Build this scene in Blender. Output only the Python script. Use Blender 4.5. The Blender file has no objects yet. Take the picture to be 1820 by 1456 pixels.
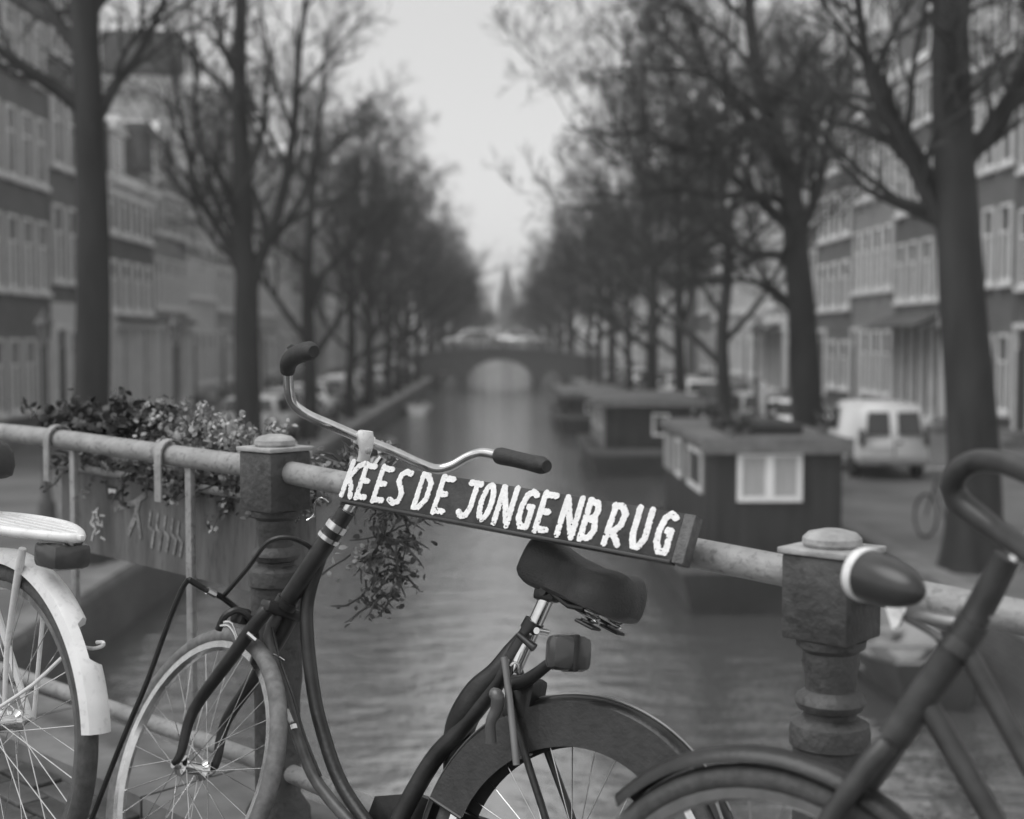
import bpy, bmesh, math, random
from mathutils import Vector as V, Matrix, noise
random.seed(7)
R = math.radians
sc = bpy.context.scene
col = sc.collection

# ---------------------------------------------------------------- camera, sky, sun, exposure
FPX = 2410.0
PITCH = math.atan(128/FPX)
YAW = 0.01037
CAMZ = 1.5
cd = bpy.data.cameras.new("camera")
cam = bpy.data.objects.new("camera", cd); col.objects.link(cam); sc.camera = cam
cam.location = (0, 0, CAMZ)
cam.rotation_euler = (math.pi/2-PITCH, 0, -YAW)
cd.lens = 50.0
cd.sensor_fit = 'HORIZONTAL'
cd.sensor_width = 50.0*1820/FPX
cd.clip_start = 0.05; cd.clip_end = 3000
cd.dof.use_dof = True
cd.dof.focus_distance = 3.0
cd.dof.aperture_fstop = 2.4

SUN_EL, SUN_AZ = 60.0, 246.0
w = bpy.data.worlds.new("World"); sc.world = w; w.use_nodes = True
nt = w.node_tree; nt.nodes.clear()
sky = nt.nodes.new("ShaderNodeTexSky"); sky.sky_type = 'NISHITA'
sky.sun_disc = False; sky.sun_elevation = R(SUN_EL); sky.sun_rotation = R(SUN_AZ)
sky.air_density = 1.0; sky.dust_density = 1.2; sky.ozone_density = 1.0
bw = nt.nodes.new("ShaderNodeRGBToBW")
bg = nt.nodes.new("ShaderNodeBackground"); bg.inputs[1].default_value = 0.14
ou = nt.nodes.new("ShaderNodeOutputWorld")
mx = nt.nodes.new("ShaderNodeMix"); mx.data_type = 'FLOAT'     # an even cloud layer over the clear sky
mx.inputs[0].default_value = 0.6; mx.inputs[3].default_value = 3.3
nt.links.new(sky.outputs[0], bw.inputs[0]); nt.links.new(bw.outputs[0], mx.inputs[2]); nt.links.new(mx.outputs[0], bg.inputs[0]); nt.links.new(bg.outputs[0], ou.inputs[0])

sd = bpy.data.lights.new("sun", 'SUN'); sd.energy = 1.1; sd.angle = R(50); sd.color = (1, 1, 1)
sun = bpy.data.objects.new("sun", sd); col.objects.link(sun)
a = R(SUN_AZ)
sdir = V((math.sin(a)*math.cos(R(SUN_EL)), math.cos(a)*math.cos(R(SUN_EL)), math.sin(R(SUN_EL))))
sun.rotation_euler = sdir.to_track_quat('Z', 'Y').to_euler()

sc.view_settings.view_transform = 'Standard'
sc.view_settings.look = 'None'
sc.view_settings.exposure = 0.72
sc.view_settings.gamma = 1.0
sc.view_settings.use_curve_mapping = False

# ---------------------------------------------------------------- helpers
fw = V((math.sin(YAW)*math.cos(PITCH), math.cos(YAW)*math.cos(PITCH), -math.sin(PITCH)))
rt = V((math.cos(YAW), -math.sin(YAW), 0))
up = rt.cross(fw)
CP = V((0, 0, CAMZ))
def at(px, py, Y):
    """the place at depth Y (metres along the canal) that a photograph pixel looks at"""
    d = fw + rt*((px-910)/FPX) + up*((728-py)/FPX)
    return CP + d*(Y/d.y)

MATS = {}
def mat(name, v, rough=0.7, metal=0.0, scale=8.0, var=0.25, bump=0.0, bscale=None, spec=0.5, streak=None, detail=4.0, stain=0.0):
    if name in MATS: return MATS[name]
    m = bpy.data.materials.new(name); m.use_nodes = True; MATS[name] = m
    n = m.node_tree; b = n.nodes["Principled BSDF"]
    b.inputs["Roughness"].default_value = rough; b.inputs["Metallic"].default_value = metal
    b.inputs["Specular IOR Level"].default_value = spec
    tc = n.nodes.new("ShaderNodeTexCoord")
    src = tc.outputs["Object"]
    if streak:
        mp = n.nodes.new("ShaderNodeMapping"); mp.inputs["Scale"].default_value = streak
        n.links.new(src, mp.inputs[0]); src = mp.outputs[0]
    nz = n.nodes.new("ShaderNodeTexNoise"); nz.inputs["Scale"].default_value = scale; nz.inputs["Detail"].default_value = detail
    n.links.new(src, nz.inputs[0])
    mr = n.nodes.new("ShaderNodeMapRange"); mr.inputs[1].default_value = 0.3; mr.inputs[2].default_value = 0.7
    mr.inputs[3].default_value = v*(1-var); mr.inputs[4].default_value = min(v*(1+var), .9)
    n.links.new(nz.outputs[0], mr.inputs[0])
    outv = mr.outputs[0]
    if stain:
        n2 = n.nodes.new("ShaderNodeTexNoise"); n2.inputs["Scale"].default_value = scale*4.3; n2.inputs["Detail"].default_value = 6
        n.links.new(src, n2.inputs[0])
        r2 = n.nodes.new("ShaderNodeMapRange"); r2.inputs[1].default_value = .55; r2.inputs[2].default_value = .68
        r2.inputs[3].default_value = 1; r2.inputs[4].default_value = 1-stain
        n.links.new(n2.outputs[0], r2.inputs[0])
        mu = n.nodes.new("ShaderNodeMath"); mu.operation = 'MULTIPLY'
        n.links.new(outv, mu.inputs[0]); n.links.new(r2.outputs[0], mu.inputs[1]); outv = mu.outputs[0]
    n.links.new(outv, b.inputs["Base Color"])
    if bump:
        nb = n.nodes.new("ShaderNodeTexNoise"); nb.inputs["Scale"].default_value = bscale or scale*3; nb.inputs["Detail"].default_value = 5
        n.links.new(src, nb.inputs[0])
        bp = n.nodes.new("ShaderNodeBump"); bp.inputs["Strength"].default_value = bump; bp.inputs["Distance"].default_value = .01
        n.links.new(nb.outputs[0], bp.inputs["Height"]); n.links.new(bp.outputs[0], b.inputs["Normal"])
    return m

def brick_mat(name, v, v2, sc_=1.0, size=(.22, .065)):
    if name in MATS: return MATS[name]
    m = bpy.data.materials.new(name); m.use_nodes = True; MATS[name] = m
    n = m.node_tree; b = n.nodes["Principled BSDF"]; b.inputs["Roughness"].default_value = .85
    tc = n.nodes.new("ShaderNodeTexCoord"); sp = n.nodes.new("ShaderNodeSeparateXYZ"); n.links.new(tc.outputs["Object"], sp.inputs[0])
    ad = n.nodes.new("ShaderNodeMath"); n.links.new(sp.outputs[0], ad.inputs[0]); n.links.new(sp.outputs[1], ad.inputs[1])
    cb = n.nodes.new("ShaderNodeCombineXYZ"); n.links.new(ad.outputs[0], cb.inputs[0]); n.links.new(sp.outputs[2], cb.inputs[1])
    br = n.nodes.new("ShaderNodeTexBrick"); br.inputs["Scale"].default_value = 1
    br.inputs["Brick Width"].default_value = size[0]; br.inputs["Row Height"].default_value = size[1]; br.inputs["Mortar Size"].default_value = .008
    br.inputs["Color1"].default_value = (v, v, v, 1); br.inputs["Color2"].default_value = (v*.7, v*.7, v*.7, 1); br.inputs["Mortar"].default_value = (v2, v2, v2, 1)
    n.links.new(cb.outputs[0], br.inputs[0])
    nz = n.nodes.new("ShaderNodeTexNoise"); nz.inputs["Scale"].default_value = .8; nz.inputs["Detail"].default_value = 6
    n.links.new(tc.outputs["Object"], nz.inputs[0])
    mr = n.nodes.new("ShaderNodeMapRange"); mr.inputs[3].default_value = .55; mr.inputs[4].default_value = 1.4
    n.links.new(nz.outputs[0], mr.inputs[0])
    bwn = n.nodes.new("ShaderNodeRGBToBW"); n.links.new(br.outputs[0], bwn.inputs[0])
    mu = n.nodes.new("ShaderNodeMath"); mu.operation = 'MULTIPLY'
    n.links.new(bwn.outputs[0], mu.inputs[0]); n.links.new(mr.outputs[0], mu.inputs[1]); n.links.new(mu.outputs[0], b.inputs["Base Color"])
    bp = n.nodes.new("ShaderNodeBump"); bp.inputs["Strength"].default_value = .5; bp.inputs["Distance"].default_value = .01
    n.links.new(br.outputs["Fac"], bp.inputs["Height"]); bp.invert = True; n.links.new(bp.outputs[0], b.inputs["Normal"])
    return m

class B:
    def __init__(s): s.v = []; s.f = []
    def add(s, vs, fs):
        k = len(s.v); s.v += [tuple(p) for p in vs]; s.f += [tuple(i+k for i in f) for f in fs]; return s
    def box(s, x0, x1, y0, y1, z0, z1, M=None):
        vs = [V((x, y, z)) for z in (z0, z1) for y in (y0, y1) for x in (x0, x1)]
        if M: vs = [M @ p for p in vs]
        return s.add(vs, [(0, 2, 3, 1), (4, 5, 7, 6), (0, 1, 5, 4), (2, 6, 7, 3), (0, 4, 6, 2), (1, 3, 7, 5)])
    def bbox(s, x0, x1, y0, y1, z0, z1, b, M=None):
        """box with chamfered edges"""
        if x1 < x0: x0, x1 = x1, x0
        if y1 < y0: y0, y1 = y1, y0
        if z1 < z0: z0, z1 = z1, z0
        b = min(b, (x1-x0)*.45, (y1-y0)*.45, (z1-z0)*.45)
        bm = bmesh.new(); bmesh.ops.create_cube(bm, size=1)
        for q in bm.verts: q.co = V(((x0+x1)/2+q.co.x*(x1-x0), (y0+y1)/2+q.co.y*(y1-y0), (z0+z1)/2+q.co.z*(z1-z0)))
        bmesh.ops.bevel(bm, geom=bm.edges[:], offset=b, segments=2, profile=.5, affect='EDGES')
        bm.verts.index_update()
        vs = [(M @ q.co) if M else q.co.copy() for q in bm.verts]
        fs = [tuple(q.index for q in f.verts) for f in bm.faces]; bm.free()
        return s.add(vs, fs)
    def tube(s, pts, r, n=10, cap=True, closed=False, smooth=0, flat=None):
        pts = [V(p) for p in pts]
        rs = list(r) if hasattr(r, '__len__') else [r]*len(pts)
        if smooth:
            np_, nr = [], []
            m = len(pts)
            last = m if closed else m-1
            for i in range(last):
                g = (lambda k: pts[k % m]) if closed else (lambda k: pts[max(0, min(m-1, k))])
                gr = (lambda k: rs[k % m]) if closed else (lambda k: rs[max(0, min(m-1, k))])
                p0, p1, p2, p3 = g(i-1), g(i), g(i+1), g(i+2)
                for j in range(smooth):
                    t = j/smooth
                    np_.append(.5*((2*p1)+(p2-p0)*t+(2*p0-5*p1+4*p2-p3)*t*t+(3*p1-p0-3*p2+p3)*t**3)); nr.append(gr(i)*(1-t)+gr(i+1)*t)
            if not closed: np_.append(pts[-1]); nr.append(rs[-1])
            pts, rs = np_, nr
        m = len(pts); T = []
        for i in range(m):
            if closed: t = pts[(i+1) % m]-pts[i-1]
            else: t = pts[min(i+1, m-1)]-pts[max(i-1, 0)]
            T.append(t.normalized() if t.length > 1e-9 else V((0, 0, 1)))
        if flat is not None: N = (V(flat)-T[0]*T[0].dot(V(flat)))
        else:
            h = V((0, 0, 1)) if abs(T[0].z) < .9 else V((1, 0, 0)); N = h-T[0]*T[0].dot(h)
        N.normalize(); rings = []
        for i in range(m):
            N = N-T[i]*T[i].dot(N); N.normalize(); Bn = T[i].cross(N)
            q = []
            for k in range(n):
                an = 2*math.pi*(k+.5)/n
                q.append(pts[i]+(N*math.cos(an)+Bn*math.sin(an))*rs[i])
            rings.append(q)
        vs = [p for q in rings for p in q]; fs = []
        for i in range(m if closed else m-1):
            j = (i+1) % m
            for k in range(n):
                k2 = (k+1) % n; fs.append((i*n+k, i*n+k2, j*n+k2, j*n+k))
        if cap and not closed: fs += [tuple(range(n-1, -1, -1)), tuple((m-1)*n+k for k in range(n))]
        return s.add(vs, fs)
    def lathe(s, prof, M, n=24):
        """prof: (radius, height) up the local z axis"""
        vs = []; fs = []
        for r, z in prof:
            for k in range(n):
                an = 2*math.pi*k/n; vs.append(M @ V((r*math.cos(an), r*math.sin(an), z)))
        for i in range(len(prof)-1):
            for k in range(n):
                k2 = (k+1) % n; fs.append((i*n+k, i*n+k2, (i+1)*n+k2, (i+1)*n+k))
        fs += [tuple(range(n-1, -1, -1)), tuple((len(prof)-1)*n+k for k in range(n))]
        return s.add(vs, fs)
    def prism(s, poly, ax, h0, h1, M=None):
        """polygon in the plane across axis ax, pushed from h0 to h1"""
        def P(a, b, h): return V((h, a, b)) if ax == 0 else V((a, h, b)) if ax == 1 else V((a, b, h))
        m = len(poly); vs = [P(a, b, h0) for a, b in poly]+[P(a, b, h1) for a, b in poly]
        if M: vs = [M @ p for p in vs]
        fs = [tuple(range(m-1, -1, -1)), tuple(range(m, 2*m))]+[(i, (i+1) % m, m+(i+1) % m, m+i) for i in range(m)]
        return s.add(vs, fs)

WM = {}
def thing(name, label, cat, M=None, group=None, kind=None):
    o = bpy.data.objects.new(name, None); col.objects.link(o); o.empty_display_size = .1
    M = M if isinstance(M, Matrix) else Matrix.Translation(V(M) if M is not None else V((0, 0, 0)))
    o.matrix_world = M; o.matrix_basis = M; WM[o.name] = M.copy()
    tag(o, label, cat, group, kind); return o
def tag(o, label=None, cat=None, group=None, kind=None):
    if label: o['label'] = label
    if cat: o['category'] = cat
    if group: o['group'] = group
    if kind: o['kind'] = kind
    return o
def mesh(b, name, m, smooth=False, M=None):
    me = bpy.data.meshes.new(name)
    vs = b.v
    if M is not None: vs = [M @ V(p) for p in vs]
    me.from_pydata([tuple(p) for p in vs], [], b.f); me.update()
    bm = bmesh.new(); bm.from_mesh(me); bmesh.ops.recalc_face_normals(bm, faces=bm.faces[:]); bm.to_mesh(me); bm.free()
    if m: me.materials.append(m)
    if smooth:
        me.polygons.foreach_set("use_smooth", [True]*len(me.polygons))
        try: me.set_sharp_from_angle(angle=R(38))
        except Exception: pass
    return me
def part(name, b, m, parent=None, local=False, smooth=True, label=None):
    """one mesh object; b in world coordinates unless local"""
    M = None
    if parent is not None and not local: M = WM[parent.name].inverted()
    me = b if isinstance(b, bpy.types.Mesh) else mesh(b, name, m, smooth, M)
    o = bpy.data.objects.new(name, me); col.objects.link(o)
    if parent is not None: o.parent = parent; WM[o.name] = WM[parent.name].copy()
    else: WM[o.name] = Matrix.Identity(4)
    if label: o['label'] = label
    return o
def struct(name, b, m, smooth=False):
    o = part(name, b, m, None, smooth=smooth); o['kind'] = 'structure'; return o
def dup(o, M=None, parent=None, label=None, group=None, kids=None):
    c = o.copy(); col.objects.link(c)
    if M is not None: c.matrix_basis = M; WM[c.name] = M.copy()
    if parent is not None: c.parent = parent
    if label: c['label'] = label
    if group: c['group'] = group
    for ch in (kids or KIDS(o)): dup(ch, None, c)
    return c
def KIDS(o): return [q for q in bpy.data.objects if q.parent == o]
ORD = "first second third fourth fifth sixth seventh eighth ninth tenth eleventh twelfth thirteenth fourteenth fifteenth sixteenth seventeenth eighteenth nineteenth twentieth".split()
ORD += ["twenty-"+q for q in ORD[:9]]

# ---------------------------------------------------------------- materials (everything in the picture is grey)
M_STEEL = mat("chrome", .72, .16, 1.0, 40, .12)
M_BLACK = mat("black_enamel", .02, .36, 0, 16, .6, spec=.5, bump=.12, bscale=90)
M_RUBBER = mat("rubber", .03, .62, 0, 60, .3, bump=.3, bscale=300)
M_TYRE = mat("tyre_rubber", .075, .7, 0, 50, .3, bump=.3, bscale=260)
M_TYREP = mat("pale_tyre", .17, .7, 0, 50, .3)
M_RAIL = mat("rail_paint", .3, .5, 0, 14, .2, bump=.35, bscale=60, stain=.35)
M_POST = mat("post_paint", .07, .55, 0, 9, .35, bump=.6, bscale=45, stain=.4)
M_CAP = mat("cap_paint", .36, .55, 0, 20, .3, bump=.5, bscale=60)
M_BOARD = mat("board_paint", .03, .6, 0, 14, .8, bump=.3, bscale=50, stain=.3)
M_LETTER = mat("letter_paint", .84, .6, 0, 45, .1, bump=.3, bscale=140, stain=.06)
M_BOARDEND = mat("board_end_paint", .11, .6, 0, 60, .35, bump=.3)
M_WHITE = mat("white_enamel", .8, .3, 0, 18, .08, stain=.15)
M_LEAF = mat("leaf", .09, .5, 0, 4, .6)
M_LEAFD = mat("dark_leaf", .035, .55, 0, 4, .5)
M_LEAFP = mat("pale_leaf", .26, .5, 0, 4, .5)
M_BARK = mat("bark", .032, .9, 0, 3, .45, bump=.8, bscale=14, streak=(1, 1, .25))
M_TWIG = mat("twig", .055, .9, 0, 1, .3)
M_TROUGH = mat("planter_steel", .14, .55, 0, 6, .35, bump=.25, bscale=30, streak=(3, 3, .6), stain=.3)
M_GLASS = mat("window_glass", .03, .08, 0, .7, .6, spec=.8)
M_WFRAME = mat("window_paint", .86, .6, 0, 2, .12)
M_WGREY = mat("grey_window_paint", .65, .6, 0, 2, .12)
M_PLASTER = mat("plaster", .6, .8, 0, .6, .15, stain=.1)
M_PLASTERD = mat("dull_plaster", .4, .8, 0, .6, .2, stain=.15)
M_STONE = mat("stone", .17, .8, 0, 2, .3, bump=.3)
M_ROOF = mat("roof_tile", .07, .8, 0, 3, .35, bump=.4)
M_DOOR = mat("door_paint", .04, .4, 0, 3, .3)
M_CARP = mat("white_car_paint", .75, .25, 0, 1, .04)
M_CARG = mat("grey_car_paint", .28, .25, .3, 1, .05)
M_CARS = mat("silver_car_paint", .52, .25, .3, 1, .05)
M_CARD = mat("dark_car_paint", .04, .2, 0, 1, .2)
M_PLASTIC = mat("dark_plastic", .05, .5, 0, 10, .2)
M_LAMPW = mat("lamp_glass", .7, .2, 0, 4, .1)
M_LAMPR = mat("tail_lamp_glass", .07, .18, 0, 10, .3)
M_BOATHULL = mat("tarred_hull", .035, .5, 0, 1.5, .5, stain=.3)
M_BOATWALL = mat("boat_cabin_paint", .035, .6, 0, 1.5, .4, streak=(4, 4, .5))
M_BOATLIGHT = mat("pale_boat_paint", .3, .55, 0, 1.2, .25, stain=.3)
M_BOATROOF = mat("roofing_felt", .13, .8, 0, .8, .3, bump=.3)
M_CURTAIN = mat("net_curtain", .42, .7, 0, 8, .15, streak=(6, 6, .3))
BRK = [brick_mat("brick_a", .16, .22), brick_mat("brick_b", .11, .18), brick_mat("brick_c", .27, .33), brick_mat("brick_d", .4, .4)]
M_QBRICK = brick_mat("quay_brick", .1, .13)

# ---------------------------------------------------------------- setting
QZ, WZ = -1.6, -2.4
QL, QR = -5.0, 5.6
# water
wb = B(); wb.add([(-60, -20, WZ), (60, -20, WZ), (60, 900, WZ), (-60, 900, WZ)], [(0, 1, 2, 3)])
wm = bpy.data.materials.new("canal_water"); wm.use_nodes = True
n = wm.node_tree; b_ = n.nodes["Principled BSDF"]
b_.inputs["Base Color"].default_value = (.09, .09, .09, 1); b_.inputs["Roughness"].default_value = .06; b_.inputs["IOR"].default_value = 3.0
b_.inputs["Specular IOR Level"].default_value = 1.0
tc = n.nodes.new("ShaderNodeTexCoord"); mp = n.nodes.new("ShaderNodeMapping"); mp.inputs["Scale"].default_value = (1.3, 2.4, 1)
n.links.new(tc.outputs["Object"], mp.inputs[0])
n1 = n.nodes.new("ShaderNodeTexNoise"); n1.inputs["Scale"].default_value = 1.1; n1.inputs["Detail"].default_value = 4; n1.inputs["Roughness"].default_value = .6
n.links.new(mp.outputs[0], n1.inputs[0])
bp = n.nodes.new("ShaderNodeBump"); bp.inputs["Strength"].default_value = 1.0; bp.inputs["Distance"].default_value = .06
n.links.new(n1.outputs[0], bp.inputs["Height"]); n.links.new(bp.outputs[0], b_.inputs["Normal"])
struct("canal_water", wb, wm)
# quays: ground sheets reaching the horizon, walls down to below the water
M_PAVE = brick_mat("street_clinker", .12, .07, size=(.2, .1))
gl = B(); gl.box(-700, QL-.35, 6.5, 900, QZ-.05, QZ); struct("left_quay_ground", gl, mat("street_paving", .13, .85, 0, .8, .3, bump=.4, bscale=9))
gr = B(); gr.box(QR+.35, 700, 3.0, 900, QZ-.05, QZ); struct("right_quay_ground", gr, MATS["street_paving"])
ql = B(); ql.box(QL-.34, QL, 6.5, 900, WZ-1.2, QZ-.12); qlo = struct("left_quay_wall", ql, M_QBRICK)
qr = B(); qr.box(QR, QR+.34, 3.0, 900, WZ-1.2, QZ-.12); qro = struct("right_quay_wall", qr, M_QBRICK)
ks = mesh(B().bbox(-.19, .19, -.64, .64, -.12, .03, .02), "kerb_stone", M_STONE)
for side, o, y0 in ((QL-.17, qlo, 7.2), (QR+.17, qro, 3.7)):
    for i in range(46):
        k = part("kerb_stone", ks, None, o, local=True); k.location = (side+random.uniform(-.008, .008), y0+i*1.3, QZ+random.uniform(-.006, .006))
    if True:
        kb = B(); kb.box(side-.19, side+.19, y0+46*1.3-.65, 900, QZ-.12, QZ+.03); part("kerb_strip", kb, M_STONE, o, local=True, smooth=False)

# bridge we stand on: deck follows the slanting railing
P0 = V((-.582, 3.534, 0)); DIR = V((1.188, -1.097, 0)); LEN = DIR.length; DIR.normalize(); OUT = V((-DIR.y, DIR.x, 0))   # OUT: over the water
if OUT.y < 0: OUT = -OUT
def zr(s):   # height of the handrail axis at s metres from the left post
    if s >= 0: return 1.155-.0587*s
    return 1.155+.0235*(-s) if s > -1.2 else 1.183+.002*(-s-1.2)
def RP(s, out=0, dz=0): p = P0+DIR*s+OUT*out; return V((p.x, p.y, zr(s)+dz))
def deck_z(s): return zr(s)-1.0
db = B(); S = [-9, -6, -4, -3, -2, -1.2, -.6, 0, .6, 1.2, 1.8, 2.6, 4, 7]
top = []
for s in S:
    for o_ in (-7, .17): p = P0+DIR*s+OUT*o_; top.append((p.x, p.y, deck_z(s)))
m_ = len(S); vs = top+[(x, y, z-.75) for x, y, z in top]; fs = []
for i in range(m_-1):
    a0 = 2*i; fs += [(a0, a0+1, a0+3, a0+2), (2*m_+a0, 2*m_+a0+2, 2*m_+a0+3, 2*m_+a0+1), (a0+1, 2*m_+a0+1, 2*m_+a0+3, a0+3), (a0, a0+2, 2*m_+a0+2, 2*m_+a0)]
fs += [(0, 2*m_, 2*m_+1, 1), (2*m_-2, 2*m_-1, 4*m_-1, 4*m_-2)]
db.add(vs, fs); deck = struct("bridge_deck", db, M_QBRICK)
# abutment under the left end of the deck
ab = B()
for (s0, s1) in ((-9, -4.2), (4.4, 7)):
    pts = [P0+DIR*s0+OUT*.05, P0+DIR*s1+OUT*.05, P0+DIR*s1-OUT*7, P0+DIR*s0-OUT*7]
    ab.prism([(p.x, p.y) for p in pts], 2, WZ-1, -.62 if s0 < 0 else -.95)
struct("bridge_abutment", ab, M_QBRICK)
# stone edge of the deck and clinker bricks laid along it
edge_m = mat("edge_stone", .2, .8, 0, 6, .3, bump=.4)
for i in range(7):
    s0 = -4.9+i*.9; b = B(); vs = []
    for s in (s0+.006, s0+.894):
        for o_ in (-.16, .165):
            p = P0+DIR*s+OUT*o_; vs += [(p.x, p.y, deck_z(s)-.02), (p.x, p.y, deck_z(s)+.07)]
    b.add(vs, [(0, 1, 3, 2), (4, 6, 7, 5), (1, 5, 7, 3), (0, 4, 5, 1), (2, 3, 7, 6), (0, 2, 6, 4)])
    part("edge_stone", b, edge_m, deck, smooth=False)
bmesh_brick = mesh(B().bbox(-.098, .098, -.046, .046, -.03, .03, .006), "brick", mat("clinker", .11, .8, 0, 9, .45, bump=.4, bscale=60))
brd = mesh(B().bbox(-.098, .098, -.046, .046, -.03, .03, .006), "brick", mat("dark_clinker", .07, .8, 0, 9, .45, bump=.4, bscale=60))
ang = math.atan2(DIR.y, DIR.x)
for r_ in range(13):
    for c_ in range(13):
        s = -2.55+c_*.206+(.103 if r_ % 2 else 0); o_ = -.215-r_*.1
        p = P0+DIR*s+OUT*o_
        k = part("brick", random.choice((bmesh_brick, bmesh_brick, brd)), None, deck, local=True)
        k.location = (p.x, p.y, deck_z(s)-.006+random.uniform(-.003, .003)); k.rotation_euler = (random.uniform(-.01, .01), random.uniform(-.01, .01)+.02, ang+random.uniform(-.01, .01))

# ---------------------------------------------------------------- far bridge
def far_bridge(Y, label, w_=7):
    t = thing("arch_bridge", label, "bridge", (0, Y, WZ))
    def crest(x): return -.15+.75*max(0, 1-(x/7.5)**2)
    xs = [-7.5+i*.25 for i in range(61)]
    def under(x):
        if abs(x-.15) < 2.75: return WZ+2.2*math.sqrt(max(0, 1-((x-.15)/2.75)**2))
        for c in (-4.05, 4.3):
            if abs(x-c) < 1.05: return WZ+1.35*math.sqrt(max(0, 1-((x-c)/1.05)**2))
        return WZ-1
    b = B()
    for i in range(60):
        x0, x1 = xs[i], xs[i+1]
        b.add([(x0, Y, under(x0)), (x1, Y, under(x1)), (x1, Y, crest(x1)), (x0, Y, crest(x0)), (x0, Y+w_, under(x0)), (x1, Y+w_, under(x1)), (x1, Y+w_, crest(x1)), (x0, Y+w_, crest(x0))],
              [(0, 1, 2, 3), (5, 4, 7, 6), (0, 4, 5, 1), (3, 2, 6, 7)])
    part("arch_body", b, mat("bridge_brick", .08, .8), t, smooth=False)
    b = B()
    for i in range(60):
        x0, x1 = xs[i], xs[i+1]
        b.add([(x0, Y-.08, crest(x0)), (x1, Y-.08, crest(x1)), (x1, Y-.08, crest(x1)+.16), (x0, Y-.08, crest(x0)+.16), (x0, Y+.3, crest(x0)), (x1, Y+.3, crest(x1)), (x1, Y+.3, crest(x1)+.16), (x0, Y+.3, crest(x0)+.16)],
              [(0, 1, 2, 3), (3, 2, 6, 7), (5, 4, 7, 6), (0, 4, 5, 1)])
    part("stone_band", b, mat("band_stone", .13, .8), t, smooth=False)
    b = B()
    for yy in (Y+.1, Y+w_-.1):
        b.tube([(x, yy, crest(x)+1.1) for x in xs[::4]], .05, 6); b.tube([(x, yy, crest(x)+.5) for x in xs[::4]], .025, 5)
        for x in xs[::4]: b.tube([(x, yy, crest(x)+.1), (x, yy, crest(x)+1.1)], .04, 5)
    part("railing", b, M_POST, t)
    return t
far_bridge(104, "arched brick bridge across the canal in the distance with three openings")

# ---------------------------------------------------------------- trees
def wob(d, k): return (d+V((random.gauss(0, k), random.gauss(0, k), random.gauss(0, k)))).normalized()
def grow(T, C, p, d, L, r, lv, maxlv, side=1.0):
    nseg = 5 if lv <= 2 else 3 if lv == 3 else 2
    pts = [p.copy()]; rs = [r]; q = p.copy(); dd = d.copy()
    curl = V((random.gauss(0, .12), random.gauss(0, .12), .10 if lv > 1 else .06))
    for i in range(nseg):
        dd = wob(dd+curl*.8, .12 if lv < 3 else .16); q = q+dd*(L/nseg); pts.append(q.copy()); rs.append(r*(1-.72*(i+1)/nseg))
    sides = (9, 7, 5, 4, 3, 3, 3)[lv]
    (T if lv <= 2 else C).tube(pts, rs, sides, cap=False, smooth=2 if lv <= 1 else 0)
    kids(T, C, pts, rs, L, lv, maxlv)
def kids(T, C, pts, rs, L, lv, maxlv, f0=.25, count=None):
    if lv >= maxlv: return
    nk = count or (6, 6, 6, 6, 5, 4)[lv]
    for j in range(nk):
        f = f0+(1-f0)*(j+random.random()*.8)/nk; f = min(f, .999)
        x = f*(len(pts)-1); i = int(x); t = x-i
        p = pts[i].lerp(pts[i+1], t); r = rs[i]*(1-t)+rs[i+1]*t
        ax = (pts[i+1]-pts[i]).normalized()
        s = ax.cross(V((random.gauss(0, 1), random.gauss(0, 1), random.gauss(0, 1)))).normalized()
        an = random.uniform(.5, 1.0)
        d = (ax*math.cos(an)+s*math.sin(an)+V((0, 0, .12))).normalized()
        l2 = L*random.uniform(.38, .62)*(1.15-.4*f)
        grow(T, C, p, d, l2, max(r*.62, .006), lv+1, maxlv)
def elm(h, lean=0, r0=.3, spread=1.0, maxlv=5):
    T, C = B(), B()
    zs = [0, .5, h*.12, h*.25, h*.4, h*.55, h*.72, h*.9]
    pts = [V((random.gauss(0, .05)*z*.35+lean*(z/h)**2, random.gauss(0, .03)*z*.3, z)) for z in zs]
    rs = [r0*1.35, r0*1.05, r0, r0*.88, r0*.68, r0*.46, r0*.26, r0*.08]
    T.tube(pts, rs, 10, cap=False, smooth=3)
    for i in range(11):
        f = .34+.6*i/11; x = f*7; k = int(x); t = x-k; p = pts[k].lerp(pts[k+1], t); r = rs[k]*(1-t)+rs[k+1]*t
        an = i*2.4+random.uniform(-.5, .5); el = random.uniform(.45, .95)+.3*f
        d = V((math.cos(an)*math.cos(el)*spread, math.sin(an)*math.cos(el), math.sin(el))).normalized()
        grow(T, C, p, d, h*random.uniform(.34, .46)*(1.25-.75*f), r*.55, 1, maxlv)
    kids(T, C, pts[4:], rs[4:], h*.35, 1, maxlv, .3, 8)
    return T, C
variants = []
for i in range(5):
    T, C = elm(random.uniform(14, 16.5), random.uniform(-.3, 1.2), random.uniform(.22, .3), 1.15, 5)
    variants.append((mesh(T, "trunk", M_BARK, True), mesh(C, "crown", M_TWIG, False)))
def row_tree(i, x, y, side, rz, s, label):
    t = thing("bare_elm", label, "tree", Matrix.Translation((x, y, QZ)) @ Matrix.Rotation(rz, 4, 'Z') @ Matrix.Scale(s, 4), "bare elms lining the canal")
    tm, cm = variants[i % 5]; part("trunk", tm, None, t, local=True); part("crown", cm, None, t, local=True)
li = 2
for y in (41.5, 52, 61, 69.5, 78, 86, 94, 113, 123, 134, 146, 160, 176, 195, 218, 245, 280):
    row_tree(li*3+1, -5.7+random.uniform(-.15, .15)+(0 if y < 150 else .4), y, 'left', random.choice((0, .4, -.5, .9)), random.uniform(.78, .92) if y < 120 else .95,
             "%s bare elm from the near bridge on the left bank" % ORD[li]); li += 1
ri = 2
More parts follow.
